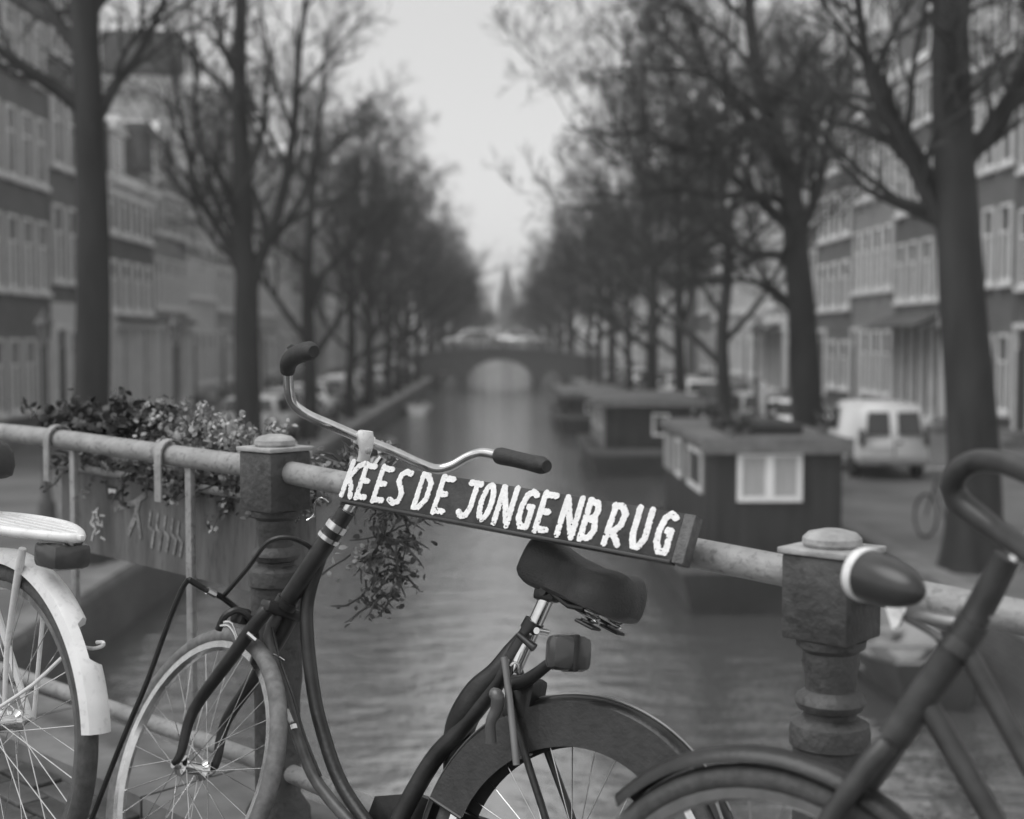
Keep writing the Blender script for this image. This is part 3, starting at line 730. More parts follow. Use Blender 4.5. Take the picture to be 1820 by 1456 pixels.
b = B().bbox(X_(1310, Yb), X_(1440, Yb)+.1, Yb+.8, Yb+2.4, Z_(786, Yb)+.052, Z_(786, Yb)+.2, .03); part("skylight", b, M_BOATHULL, t1)
b = B(); b.box(X_(1262, Yb)-.06, X_(1262, Yb)-.013, 22.6, 23.7, Z_(885, Yb), Z_(806, Yb)); part("pale_shutter", b, M_BOATLIGHT, t1, smooth=False)
for (dx, dy, r_) in ((.35, .35, .09), (.6, .5, .07), (1.75, .6, .1), (1.5, 3.2, .12), (.5, 2.6, .1)):
    px_, py_ = X_(1262, Yb)+dx, Yb+dy; zz_ = Z_(786, Yb)+.051
    pt = thing("flower_pot", "%s on the roof of the near houseboat" % {.35: "small pot at the front left corner", .6: "smaller pot next to the corner pot", 1.75: "round pot near the right front edge", 1.5: "widest pot near the back right", .5: "pot at the back left"}[dx], "flower pot", (px_, py_, zz_), "pots on the houseboat roof")
    part("pot", B().lathe([(r_*.7, zz_), (r_, zz_+r_*1.5), (r_*.8, zz_+r_*1.5)], Matrix.Translation((px_, py_, 0)), 12), M_STONE, pt)
    F_ = B()
    for k in range(60): leaves(F_, V((px_+random.gauss(0, r_*.8), py_+random.gauss(0, r_*.8), zz_+r_*1.6+abs(random.gauss(0, r_*.9)))), .07)
    part("foliage", F_, M_LEAFD, pt, smooth=False)["kind"] = "stuff"
b = B().tube([(4.3, 22, Z_(786, Yb)+.05), (4.3, 22, Z_(786, Yb)+.75)], .07, 10); part("stove_pipe", b, M_STEEL, t1)
Yc = 38.0
t2, _ = boat("farther houseboat with a pale end wall and flat grey roof", X_(1076, Yc), X_(1232, Yc), Yc, 43.5, Z_(712, Yc), M_BOATWALL, M_BOATLIGHT, M_BOATROOF,
    [(X_(1160, Yc), X_(1190, Yc), Z_(775, Yc), Z_(735, Yc), False)], [(39, 40.2, Z_(770, Yc), Z_(730, Yc)), (41.4, 42.6, Z_(770, Yc), Z_(730, Yc))], M_BOATHULL, over=.35)
Yd = 55.0
boat("small dark houseboat beyond the pale walled one", X_(1010, Yd), X_(1110, Yd), Yd, 64, Z_(700, Yd), M_BOATHULL, M_BOATHULL, M_BOATROOF,
    [(X_(1040, Yd), X_(1062, Yd), Z_(735, Yd), Z_(715, Yd), False)], [], M_BOATHULL, over=.3)
# small open boats by the right quay in front of the houseboat
def rowboat(label, x, y, rz, L_, W_, m, z=WZ):
    M = Matrix.Translation((x, y, z)) @ Matrix.Rotation(rz, 4, 'Z')
    t = thing("rowing_boat", label, "boat", M, None)
    def hull(k, z0, zt):
        vs = []; fs = []; n_ = 12
        for i in range(n_+1):
            f = i/n_; wd = W_/2*min(1, math.sin(math.pi*min(1, .16+f*.86))**.6)*k; sh = .12*(2*f-1)**2
            y_ = -L_/2*k+L_*k*f
            for q in (-1, -.7, 0, .7, 1): vs.append((q*wd*(1 if abs(q) == 1 else .85), y_, (zt+sh) if abs(q) == 1 else (z0+.05 if abs(q) > .5 else z0)))
        for i in range(n_):
            for j in range(4): fs.append((i*5+j, i*5+j+1, (i+1)*5+j+1, (i+1)*5+j))
        fs += [(0, 1, 2, 3, 4), tuple(n_*5+j for j in (4, 3, 2, 1, 0))]
        return vs, fs
    v, f = hull(1, -.15, .38); b = B(); b.add(v, f); part("hull", b, m, t, local=True)
    v, f = hull(.93, -.02, .37); b = B(); b.add(v, f[:-2]); part("inner_hull", b, M_BOATLIGHT, t, local=True)
    for yy in (-L_*.22, L_*.05, L_*.28): part("thwart", B().box(-W_*.42, W_*.42, yy-.1, yy+.1, .2, .24), M_BOATLIGHT, t, local=True, smooth=False)
    return t
rowboat("dark open rowing boat by the right quay beside the near houseboat", 4.7, 15.8, -.06, 3.8, 1.4, M_BOATHULL)
rowboat("covered looking grey rowing boat moored on the left bank far off", -4.1, 46, .02, 4.2, 1.5, M_BOATWALL)
rowboat("white rowing boat moored on the left bank near the arched bridge", -4.1, 70, .02, 4.2, 1.5, M_CARP)

# ---------------------------------------------------------------- street lamps
def lamp(x, y, label):
    t = thing("street_lamp", label, "street lamp", (x, y, QZ), "street lamps on the quays")
    M = Matrix.Translation((x, y, QZ))
    part("post", B().lathe([(.14, 0), (.14, .5), (.09, .6), (.06, .8), (.045, 2.9), (.07, 2.95), (.03, 3.0)], M, 12), M_POST, t)
    la = B(); la.lathe([(.06, 3.0), (.13, 3.3)], M, 6); part("lantern", la, mat("lantern_glass", .15, .2), t, smooth=False)
    part("hood", B().lathe([(.16, 3.302), (.13, 3.36), (.04, 3.46), (.015, 3.55)], M, 12), M_POST, t)
lamp(X_(312, 23.6), 23.6, "dark lantern post between the first two left trees")
lamp(X_(78, 21.0), 21.0, "lantern post at the far left edge of the view")
lamp(6.3, 33, "lantern post on the right quay beyond the second tree")
lamp(-5.9, 74, "lantern post among the distant left trees")

# ---------------------------------------------------------------- bridge railing
BS = .132
rl = thing("bridge_railing", "painted iron bridge railing with round handrail and square topped posts", "railing", P0)
b = B(); b.tube([RP(s) for s in (-3.6, -2.6, -1.8, -1.2, -.6, -.02)], .03, 20, smooth=3); part("handrail", b, M_RAIL, rl)
b = B(); b.tube([RP(s) for s in (.02, LEN*.5, LEN-.02)], .03, 20); part("handrail", b, M_RAIL, rl)
b = B(); b.tube([RP(s) for s in (LEN+.02, LEN+1, LEN+2.2, LEN+3.4)], .03, 20); part("handrail", b, M_RAIL, rl)
for (s0, s1) in ((-3.6, -.05), (.05, LEN-.05), (LEN+.05, LEN+3.4)):
    b = B(); b.tube([RP(s0, 0, -.79), RP(s1, 0, -.79)], .024, 14); part("lower_rail", b, M_RAIL, rl)
RotR = Matrix.Rotation(ang, 4, 'Z')
for s in (-3.4, 0.0, LEN, LEN+1.62*1.1):
    c = RP(s)
    h = BS/2
    Mx = Matrix.Translation(c) @ RotR
    bl = part("post_block", B().bbox(-h, h, -h, h, -.105, .05, .006, Mx), M_POST, rl)
    part("top_plate", B().bbox(-h-.006, h+.006, -h-.006, h+.006, .0505, .062, .003, Mx), M_CAP, bl)
    part("cap_disc", B().lathe([(.05, .0625), (.054, .068), (.053, .078), (.044, .087), (.02, .093), (.001, .094)], Mx, 28), M_CAP, bl)
    part("collar", B().lathe([(.064, -.1055), (.062, -.12), (.05, -.13), (.052, -.15), (.047, -.17), (.045, -.20), (.06, -.21), (.064, -.222), (.058, -.235), (.048, -.24), (.048, -.25), (.07, -.262), (.073, -.275), (.073, -.30), (.069, -.305)], Mx, 28), M_POST, rl)
    part("post_shaft", B().lathe([(.0665, -.3055), (.0665, -.55), (.06, -.60), (.06, -.86), (.085, -.9), (.09, -1.02)], Mx, 28), M_POST, rl)
def rail_s(px):   # distance along the rail where the photograph shows x = px
    lo, hi = -3.5, 3.4
    def X(s):
        p = RP(s); d = p-CP; return 910+FPX*d.dot(rt)/d.dot(fw)
    for _ in range(50):
        mid = (lo+hi)/2
        if X(mid) < px: lo = mid
        else: hi = mid
    return lo
for px in (-20, 130, 337):
    s = rail_s(px); Mx = Matrix.Translation(RP(s)) @ RotR
    part("baluster", B().bbox(-.014, .014, -.008, .008, -.78, -.028, .002, Mx), M_RAIL, rl)

# ---------------------------------------------------------------- name board
TAU = R(24)
bl_, br_ = at(619, 853, 3.12), at(1205, 954, 2.56)      # middle of the left and the right end
A = (br_-bl_); BL = A.length; A.normalize()
outh = V((-A.y, A.x, 0)).normalized()
if outh.y < 0: outh = -outh
VV = (V((0, 0, 1))*math.cos(TAU)+outh*math.sin(TAU)); VV = (VV-A*A.dot(VV)).normalized()
NN = A.cross(VV)
if NN.y > 0: NN = -NN      # towards the camera
BH = .094
sg_ = thing("name_board", "dark board with rough white letters reading KEES DE JONGENBRUG fixed to the handrail", "sign", bl_)
def BP(u, v, n): return bl_+A*u+VV*v+NN*n
BMt = Matrix(((A.x, VV.x, NN.x, bl_.x), (A.y, VV.y, NN.y, bl_.y), (A.z, VV.z, NN.z, bl_.z), (0, 0, 0, 1)))
part("board", B().bbox(0, BL, -BH/2, BH/2, -.018, 0, .0015, BMt), M_BOARD, sg_)
part("bottom_lip", B().bbox(.0, BL, -BH/2-.007, -BH/2-.0003, -.019, .004, .0015, BMt), mat("lip_paint", .035, .5, 0, 20, .3), sg_)
part("end_plate", B().bbox(BL+.0003, BL+.026, -BH/2-.004, BH/2, -.03, .001, .002, BMt), M_BOARDEND, sg_)
for u in (.12, BL*.5, BL-.1):
    rpt = None
    p = BP(u, 0, -.019)
    # nearest point of the handrail
    best = min((RP(k*.02) for k in range(0, 90)), key=lambda q: (q-p).length)
    part("bracket", B().tube([p, p.lerp(best, .9)], .009, 8), M_POST, sg_)
def arc(cx, cy, rx, ry, a0, a1, n_=10): return [(cx+rx*math.cos(R(a0+(a1-a0)*k/n_)), cy+ry*math.sin(R(a0+(a1-a0)*k/n_))) for k in range(n_+1)]
G = {  # strokes in a box 0..1 by 0..1
 'K': [[(.12, 0), (.16, 1)], [(.14, .45), (.6, .9), (.95, 1.0)], [(.2, .55), (.55, .3), (.72, 0)]],
 'E': [[(.15, 0), (.15, 1)], [(.15, .96), (.9, .96)], [(.15, .52), (.66, .52)], [(.15, .05), (.85, .05)]],
 'S': [[(.95, .93), (.6, .97), (.3, .85), (.25, .68), (.5, .5), (.72, .33), (.65, .12), (.35, .04), (.0, .12)]],
 'D': [[(.15, .03), (.15, .97)], [(.15, .96), (.5, .95), (.85, .75), (.85, .3), (.5, .05), (.15, .04)]],
 'J': [[(.2, .95), (.95, .95)], [(.68, .95), (.68, .28), (.5, .06), (.2, .03), (-.05, .12)]],
 'O': [arc(.5, .5, .36, .46, 0, 360, 20)],
 'N': [[(.1, 0), (.1, .97)], [(.12, .97), (.85, .03)], [(.9, 0), (.9, 1)]],
 'G': [[(.92, .9), (.6, .97), (.3, .85), (.14, .55), (.16, .25), (.4, .04), (.8, .05), (.84, .1), (.84, .5)], [(.62, .56), (.86, .56)]],
 'B': [[(.15, 0), (.15, 1)], [(.15, .96), (.6, .95), (.75, .78), (.65, .58), (.3, .53)], [(.3, .53), (.72, .5), (.85, .28), (.65, .06), (.15, .04)]],
 'R': [[(.17, 0), (.25, .97)], [(.2, .95), (.6, .97), (.88, .8), (.8, .5), (.45, .3)], [(.45, .3), (.9, .02)]],
 'U': [[(.12, 1), (.12, .3), (.3, .06), (.6, .06), (.85, .3), (.85, 1)]]}
def seg_d(p, a_, b2):
    ax, ay = a_; bx, by = b2; dx, dy = bx-ax, by-ay; l = dx*dx+dy*dy
    t = 0 if l == 0 else max(0, min(1, ((p[0]-ax)*dx+(p[1]-ay)*dy)/l))
    return math.hypot(p[0]-ax-dx*t, p[1]-ay-dy*t)
def letter(ch, uc, wd, hh, v0, seed):
    st = [[((x-.5)*wd, (y_-.5)*hh+v0) for x, y_ in q] for q in G[ch]]
    sw = min(.0070, wd*.2)
    def F(x, y_):
        d = min(seg_d((x, y_), q[i], q[i+1]) for q in st for i in range(len(q)-1))
        e = noise.noise(V((x*190+seed*7, y_*190, seed)))*.0017+noise.noise(V((x*420, y_*420+seed*3, 5)))*.0009
        f = sw-d+e
        c = noise.noise(V((x*260+seed*5, y_*260, 9+seed)))+.45*noise.noise(V((x*90+seed, y_*90, 3)))
        low = .2*max(0, -(y_-v0)/hh*2)      # paint is more chipped towards the foot
        if c > .56-low: f = min(f, (.56-low-c)*.02)
        return f
    nx = 46; ny = 60; m_ = sw+.004; x0 = -wd*.56-m_; x1 = wd*.56+m_; y0 = v0-hh/2-m_; y1 = v0+hh/2+m_
    val = [[F(x0+(x1-x0)*i/nx, y0+(y1-y0)*j/ny) for i in range(nx+1)] for j in range(ny+1)]
    vid = {}; vs = []; fs = []
    def vtx(x, y_):
        k = (round(x, 6), round(y_, 6))
        if k not in vid: vid[k] = len(vs); vs.append((x, y_, 0))
        return vid[k]
    for j in range(ny):
        for i in range(nx):
            cs = [(i, j), (i+1, j), (i+1, j+1), (i, j+1)]; vv = [val[b][a_] for a_, b in cs]
            if max(vv) <= 0: continue
            poly = []
            for k in range(4):
                (ia, ja), (ib, jb) = cs[k], cs[(k+1) % 4]; fa, fb = vv[k], vv[(k+1) % 4]
                pa = (x0+(x1-x0)*ia/nx, y0+(y1-y0)*ja/ny); pb = (x0+(x1-x0)*ib/nx, y0+(y1-y0)*jb/ny)
                if fa > 0: poly.append(vtx(*pa))
                if (fa > 0) != (fb > 0):
                    if (ia, ja) > (ib, jb): pa, pb, fa, fb = pb, pa, fb, fa
                    t = fa/(fa-fb); poly.append(vtx(pa[0]+(pb[0]-pa[0])*t, pa[1]+(pb[1]-pa[1])*t))
            q = []
            for k in poly:
                if not q or q[-1] != k: q.append(k)
            if len(q) > 2 and q[0] == q[-1]: q.pop()
            if len(set(q)) >= 3: fs.append(tuple(q))
    me = bpy.data.meshes.new("letter"); me.from_pydata(vs, [], fs)
    bm = bmesh.new(); bm.from_mesh(me)
    ext = bmesh.ops.extrude_face_region(bm, geom=bm.faces[:])
    bmesh.ops.translate(bm, verts=[q for q in ext['geom'] if isinstance(q, bmesh.types.BMVert)], vec=(0, 0, .0022))
    bmesh.ops.recalc_face_normals(bm, faces=bm.faces[:])
    loc = Matrix.Translation((uc, 0, .0003)); X = WM[sg_.name].inverted() @ BMt @ loc
    bm.transform(X); bm.to_mesh(me); bm.free(); me.materials.append(M_LETTER)
    o = bpy.data.objects.new("letter", me); col.objects.link(o); o.parent = sg_
    o['label'] = "white painted letter %s" % ch
def board_u(px):
    lo, hi = -.2, BL+.2
    for _ in range(50):
        mid = (lo+hi)/2; d = BP(mid, 0, 0)-CP
        if 910+FPX*d.dot(rt)/d.dot(fw) < px: lo = mid
        else: hi = mid
    return lo
LT = [('K', 627, 34), ('E', 650, 26), ('E', 680, 28), ('S', 712, 32), ('D', 753, 32), ('E', 788, 30), ('J', 836, 32), ('O', 865, 32), ('N', 899, 37), ('G', 936, 34), ('E', 970, 34), ('N', 1013, 42), ('B', 1051, 38), ('R', 1094, 42), ('U', 1140, 40), ('G', 1182, 38)]
for i, (ch, px, wpx) in enumerate(LT):
    u = board_u(px); s1 = (board_u(px+1)-board_u(px-1))/2
    letter(ch, u, wpx*s1*.76, BH*.87, .0025, i+1)

# ---------------------------------------------------------------- planter, hooks, plants
sA, sB = rail_s(62), rail_s(452)
pl = thing("planter_trough", "grey steel planter trough with faded graffiti hooked on the railing", "planter", RP(sB))
def zt_(s): return zr(s)-.105
b = B(); vs = []
for s in (sA, sB):
    for o_, dz in ((.09, 0), (.09, -.262), (.21, -.262), (.21, 0)): p = RP(s, o_); vs.append((p.x, p.y, zt_(s)+dz))
b.add(vs, [(0, 1, 5, 4), (1, 2, 6, 5), (2, 3, 7, 6), (0, 3, 2, 1), (4, 5, 6, 7)]); part("trough_body", b, M_TROUGH, pl, smooth=False)
b = B(); b.tube([RP(sA, .085, -.10), RP(sB, .085, -.10)], .013, 10); b.tube([RP(sA, .215, -.10), RP(sB, .215, -.10)], .013, 10); part("rolled_rim", b, M_RAIL, pl)
b = B(); vs = [RP(sA, .1, -.16), RP(sB, .1, -.16), RP(sB, .2, -.16), RP(sA, .2, -.16)]; b.add(vs, [(0, 1, 2, 3)]); part("soil", b, mat("soil", .03, .95, 0, 20, .5, bump=1), pl, smooth=False)
# faded graffiti strokes: thin paint laid on the front plate
gm = mat("faded_spray_paint", .27, .8, 0, 30, .35, stain=.5)
gm2 = mat("sticker_paper", .75, .6, 0, 40, .1)
def plate(px, py):   # the point of the trough's front face seen at that pixel
    o = P0+OUT*.088; nrm = OUT; d = fw+rt*((px-910)/FPX)+up*((728-py)/FPX)
    t = (o-CP).dot(nrm)/d.dot(nrm); return CP+d*t
def stroke(ptsx, w0, m, nm, lab):
    b = B(); 
    for k in range(len(ptsx)-1):
        a_, c_ = V(plate(*ptsx[k])), V(plate(*ptsx[k+1])); d = (c_-a_); L_ = d.length
        if L_ < 1e-4: continue
        d.normalize(); s_ = d.cross(OUT).normalized()*w0/2; e = d*w0*.3
        o_ = -OUT*(.0006+.0004*k)
        b.add([a_-e+s_+o_, a_-e-s_+o_, c_+e-s_+o_, c_+e+s_+o_], [(0, 1, 2, 3)])
    return part(nm, b, m, pl, smooth=False, label=lab)
stroke([(205, 905), (240, 893), (258, 880)], .018, gm, "graffiti", "faded sprayed arrow stroke")
stroke([(246, 893), (240, 920), (228, 948)], .02, gm, "graffiti", "faded sprayed downstroke")
stroke([(243, 905), (247, 935), (250, 955)], .015, gm, "graffiti", "faded sprayed stroke")
for k, x in enumerate((268, 281, 294, 307, 318)):
    stroke([(x, 908+k*5), (x-3, 935+k*4), (x+6, 945+k*5), (x+2, 972+k*4)], .012, gm, "graffiti", "faded sprayed wavy letter stroke")
for k in range(16):
    x, y_ = 172+random.gauss(0, 6), 925+random.gauss(0, 16); an = random.uniform(0, 6)
    stroke([(x, y_), (x+8*math.cos(an), y_+10*math.sin(an))], .006, gm2, "paint_fleck", None) if k < 16 else None
q = [plate(188, 862), plate(212, 866), plate(211, 889), plate(191, 887)]
b = B(); b.add([p-OUT*.0012 for p in q], [(0, 1, 2, 3)]); part("sticker", b, mat("dark_sticker", .03, .4), pl, smooth=False, label="small dark sticker with a pale emblem")
b = B(); q = [plate(193, 868), plate(207, 870), plate(206, 877), plate(200, 875), plate(194, 878)]; b.add([p-OUT*.0018 for p in q], [(0, 1, 2, 3, 4)]); part("sticker_emblem", b, gm2, pl, smooth=False)
for px in (104, 303):
    s = rail_s(px)
    pts = []
    for k in range(9):
        an = R(180-22.5*k); pts.append(RP(s)+(-OUT*(-1)*math.cos(an)*.042+V((0, 0, 1))*math.sin(an)*.044))
    # strap: down on our side, over the rail, into the trough
    path = [RP(s, -.042, -.13), RP(s, -.042, -.06)]+[RP(s)+OUT*(-.042*math.cos(R(22.5*k)))+V((0, 0, .044*math.sin(R(22.5*k)))) for k in range(9)]+[RP(s, .06, -.05), RP(s, .08, -.1)]
    b = B(); wv = DIR*.016; vs = []; fs = []
    for k, p in enumerate(path):
        t = (path[min(k+1, len(path)-1)]-path[max(k-1, 0)]).normalized(); nn = DIR.cross(t).normalized()*.0025
        vs += [p-wv-nn, p+wv-nn, p+wv+nn, p-wv+nn]
    for k in range(len(path)-1):
        for e in range(4): fs.append((k*4+e, k*4+(e+1) % 4, k*4+4+(e+1) % 4, k*4+4+e))
    fs += [(0, 1, 2, 3), tuple((len(path)-1)*4+e for e in (3, 2, 1, 0))]; b.add(vs, fs); part("hook", b, M_RAIL, pl)

def plant(name, label, m, centres, count, sz, stemr=.003, parentpt=None, cat="plant", blossoms=0, bm_=None):
    """foliage spread along wandering shoots that start at each centre"""
    base = V(centres[0][0]); t = thing(name, label, cat, base); F, Sx, Bl = B(), B(), B()
    per = max(1, count//max(1, sum(c[2] for c in centres)))
    for (c, rad, ns, drift) in centres:
        for k in range(ns):
            p = V(c)+DIR*random.uniform(-rad, rad)+OUT*random.uniform(-.06, .04); d = (V(drift)+V((random.gauss(0, .5), random.gauss(0, .5), random.gauss(0, .4)))).normalized(); pts = [p.copy()]
            L_ = random.uniform(.05, .13)
            for j in range(5): d = (d+V((random.gauss(0, .25), random.gauss(0, .25), random.gauss(-.05, .22)))).normalized(); p = p+d*L_/5; pts.append(p.copy())
            Sx.tube(pts, [stemr]*5+[stemr*.4], 4, cap=False)
            for j in range(per):
                f = random.random()*5; i = min(4, int(f)); q = pts[i].lerp(pts[i+1], f-i)+V((random.gauss(0, .014), random.gauss(0, .014), random.gauss(0, .014)))
                leaves(F, q, sz*random.uniform(.6, 1.25))
            if blossoms and random.random() < blossoms:
                for z_ in range(7): leaves(Bl, pts[-1]+V((random.gauss(0, .009), random.gauss(0, .009), random.gauss(0, .009))), sz*.7)
    o = part("foliage", F, m, t, smooth=False); o['kind'] = 'stuff'
    part("stems", Sx, mat("stem", .08, .7), t)["kind"] = "stuff"
    if Bl.v: o = part("blossom", Bl, bm_, t, smooth=False); o['kind'] = 'stuff'
    return t
def rp2(px, out, dz): return RP(rail_s(px), out, dz)
plant("trailing_plant", "dark leafy shrub at the left end of the planter trough", M_LEAFD, [(rp2(50, .16, .02), .12, 26, (-.2, 0, .25)), (rp2(120, .16, .03), .14, 26, (0, .1, .3)), (rp2(185, .16, .05), .1, 26, (.3, 0, .4))], 1500, .03)
plant("flowering_plant", "pale flowering plant in the middle of the planter trough", M_LEAFP, [(rp2(250, .16, .04), .15, 30, (0, 0, .5)), (rp2(330, .16, .02), .15, 34, (0, 0, .4)), (rp2(400, .16, .0), .12, 30, (.1, 0, .3))], 1700, .02, blossoms=.5, bm_=mat("blossom", .5, .7, 0, 6, .2))
plant("low_green_plant", "small mid grey leaved plant filling the trough under the handrail", M_LEAF, [(rp2(120, .13, -.09), .2, 26, (0, 0, .1)), (rp2(260, .12, -.09), .3, 40, (0, 0, .12)), (rp2(400, .12, -.1), .2, 30, (0, 0, .1))], 1600, .02, blossoms=.25, bm_=MATS["blossom"])
plant("ivy", "ivy trailing down beyond the left post under the name board", M_LEAF, [(rp2(560, .14, .0), .06, 16, (.1, 0, .2)), (rp2(605, .18, -.06), .07, 26, (0, 0, -.3)), (rp2(610, .18, -.15), .06, 20, (0, 0, -.4)), (rp2(600, .2, -.24), .05, 14, (-.1, 0, -.5)), (rp2(575, .2, -.32), .04, 10, (-.2, 0, -.5))], 520, .018)
plant("ivy_by_post", "loose pale sprigs beside the left railing post", M_LEAFP, [(rp2(590, .12, .03), .05, 12, (0, 0, .3)), (rp2(585, .14, -.2), .05, 12, (0, 0, -.4))], 260, .02)

# ---------------------------------------------------------------- bicycles
def bike_matrix(ox, oy, oz, psi, phi, slope):
    F = V((-math.cos(psi), math.sin(psi), 0)); Rr = V((math.sin(psi), math.cos(psi), 0))
    U = V((0, 0, math.cos(phi)))+Rr*math.sin(phi)
    F = (F+V((0, 0, slope))).normalized(); U = (U-F*F.dot(U)).normalized(); L = U.cross(F)
    return Matrix(((F.x, L.x, U.x, ox), (F.y, L.y, U.y, oy), (F.z, L.z, U.z, oz), (0, 0, 0, 1)))
def steer_m(ha, back, ang):
    """turn about the steering axis, which passes (-back at hub height .35)"""
    ax = V((-math.cos(ha), 0, math.sin(ha))); p = V((-back, 0, .35))
    return Matrix.Translation(p) @ Matrix.Rotation(ang, 4, ax) @ Matrix.Translation(-p)
def wheel(t, hub, M=Matrix.Identity(4), r=.35, tyre_r=.021, tm=None, rim_m=None, spokes=32, nm="wheel", local=True):
    hub = V(hub); ring = lambda rr, y_=0, n_=56: [M @ (hub+V((rr*math.cos(2*math.pi*k/n_), y_, rr*math.sin(2*math.pi*k/n_)))) for k in range(n_)]
    ty = part(nm, B().tube(ring(r-tyre_r), tyre_r, 14, closed=True, flat=(0, 1, 0)), tm or M_TYRE, t, local=local)
    rm = B()
    R0 = r-2*tyre_r-.004
    vs = []; fs = []; n_ = 56
    sec = [(-.014, .010), (-.012, -.006), (0, -.012), (.012, -.006), (.014, .010)]
    for k in range(n_):
        c_, s_ = math.cos(2*math.pi*k/n_), math.sin(2*math.pi*k/n_)
        for y_, dr in sec: vs.append(M @ (hub+V(((R0+dr)*c_, y_, (R0+dr)*s_))))
    for k in range(n_):
        for j in range(5): fs.append((k*5+j, k*5+(j+1) % 5, ((k+1) % n_)*5+(j+1) % 5, ((k+1) % n_)*5+j))
    rm.add(vs, fs); part("rim", rm, rim_m or M_STEEL, ty, local=local)
    for k in range(spokes):
        an = 2*math.pi*k/spokes; sd_ = 1 if k % 2 else -1; tw = .9*(1 if (k//2) % 2 else -1)
        a_ = hub+V((.022*math.cos(an+tw), sd_*.03, .022*math.sin(an+tw))); c_ = hub+V(((R0-.008)*math.cos(an), 0, (R0-.008)*math.sin(an)))
        part("spoke", B().tube([M @ a_, M @ c_], .0012, 5), M_STEEL, ty, local=local)
    Mh = M @ Matrix.Translation(hub) @ Matrix.Rotation(math.pi/2, 4, 'X')
    part("hub", B().lathe([(.012, -.055), (.012, -.038), (.026, -.034), (.026, -.028), (.016, -.02), (.016, .02), (.026, .028), (.026, .034), (.012, .038), (.012, .055)], Mh, 16), M_STEEL, ty, local=local)
    return ty
def fender(t, hub, a0, a1, M=Matrix.Identity(4), R_=.372, w_=.052, m=None, nm="mudguard", bite=None, local=True, lip=.016):
    hub = V(hub); n_ = 40; vs = []; fs = []
    sec = [(-1, -lip), (-.8, -.004), (-.4, .004), (0, .006), (.4, .004), (.8, -.004), (1, -lip)]
    K = len(sec)
    for k in range(n_+1):
        an = R(a0+(a1-a0)*k/n_); deg = a0+(a1-a0)*k/n_
        for j, (q, dr) in enumerate(sec):
            y_ = q*w_/2
            if bite and bite[0] < deg < bite[1] and q*bite[2] > -.2: y_ = -bite[2]*.1*w_
            vs.append(M @ (hub+V(((R_+dr)*math.cos(an), y_, (R_+dr)*math.sin(an)))))
    for k in range(n_):
        for j in range(K-1): fs.append((k*K+j, k*K+j+1, (k+1)*K+j+1, (k+1)*K+j))
    # inner skin 1.5 mm below gives the sheet its thickness
    nv = len(vs); vs2 = []
    for k in range(n_+1):
        an = R(a0+(a1-a0)*k/n_)
        for j in range(K): p = V(vs[k*K+j]); vs2.append(p-(M.to_3x3() @ V((math.cos(an), 0, math.sin(an))))*.0018)
    fs += [tuple(nv+i for i in reversed(f)) for f in fs[:n_*(K-1)]]
    for k in range(n_): fs += [(k*K, (k+1)*K, nv+(k+1)*K, nv+k*K), (k*K+K-1, nv+k*K+K-1, nv+(k+1)*K+K-1, (k+1)*K+K-1)]
    for j in range(K-1): fs += [(j, nv+j, nv+j+1, j+1), (n_*K+j, n_*K+j+1, nv+n_*K+j+1, nv+n_*K+j)]
    b = B(); b.add(vs+vs2, fs); return part(nm, b, m or M_BLACK, t, local=local)
def saddle_mesh(L_=.27, W_=.2, H_=.05):
    """nose towards +x, origin at its centre, underside at z=0"""
    vs = []; fs = []; nx = 26; nr = 16
    for i in range(nx+1):
        f = i/nx; x = -L_/2+L_*f
        if f < .42: hwid = W_/2*(math.sin(math.pi/2*min(1, (f+.02)/.30))**.55 if f < .28 else 1-.30*((f-.28)/.14)**1.6*.6)
        else: 
            g = (f-.42)/.58; hwid = W_/2*(.82-.48*min(1, g/.55)**.75 if g < .55 else .34*(1+.05*math.sin((g-.55)*7)))
            if g > .86: hwid *= math.sqrt(max(0.02, 1-((g-.86)/.145)**2))
        top_ = H_*(1.0+.30*math.exp(-((f-.15)/.16)**2)+.10*f)*(1 if f > .06 else .75+.25*f/.06)*(1 if f < .93 else max(.5, 1-(f-.93)*4.5))
        drop = -.03-.018*min(1, max(0, (f-.3)/.5))
        e_ = math.sqrt(max(.03, 1-(max(0, f-.84)/.165)**2))*math.sqrt(max(.03, 1-(max(0, .12-f)/.125)**2)); drop *= e_; top_ *= .35+.65*e_
        if f > .42: top_ += H_*.35*e_*max(0, (f-.55)/.45)
        for k in range(nr):
            an = 2*math.pi*k/nr; c_, s_ = math.cos(an), math.sin(an)
            y_ = hwid*(abs(c_)**.75)*(1 if c_ > 0 else -1)
            z = top_*(s_**.8 if s_ > 0 else 0) if s_ >= 0 else drop*(abs(s_)**.35)
            if s_ >= 0 and f < .4: z -= .012*math.exp(-(y_/.018)**2)
            vs.append((x, y_, z))
    for i in range(nx):
        for k in range(nr): fs.append((i*nr+k, i*nr+(k+1) % nr, (i+1)*nr+(k+1) % nr, (i+1)*nr+k))
    fs += [tuple(range(nr)), tuple(nx*nr+k for k in range(nr-1, -1, -1))]
    b = B(); b.add(vs, fs); return b
def xf(b, M): b.v = [tuple(M @ V(p)) for p in b.v]; return b

# --- main bicycle, leaning on the handrail
HA = 1.10; BACK = -.06
BMx = bike_matrix(-.8022, 3.2053, .11, .569, .270, .06)
mb = thing("black_bicycle", "black city bicycle with chrome bar leaning on the railing under the name board", "bicycle", BMx)
inv = BMx.inverted()
ST = R(-18); SM = steer_m(HA, BACK, ST)
wb_ = 1.05
hubF = (0, 0, .35); hubR = (-wb_, 0, .35)
def ax_pt(z): return V((-((z-.35)/math.tan(HA)-.06), 0, z))
wheel(mb, hubF, SM, tm=M_TYREP, nm="front_wheel")
wheel(mb, hubR, nm="rear_wheel")
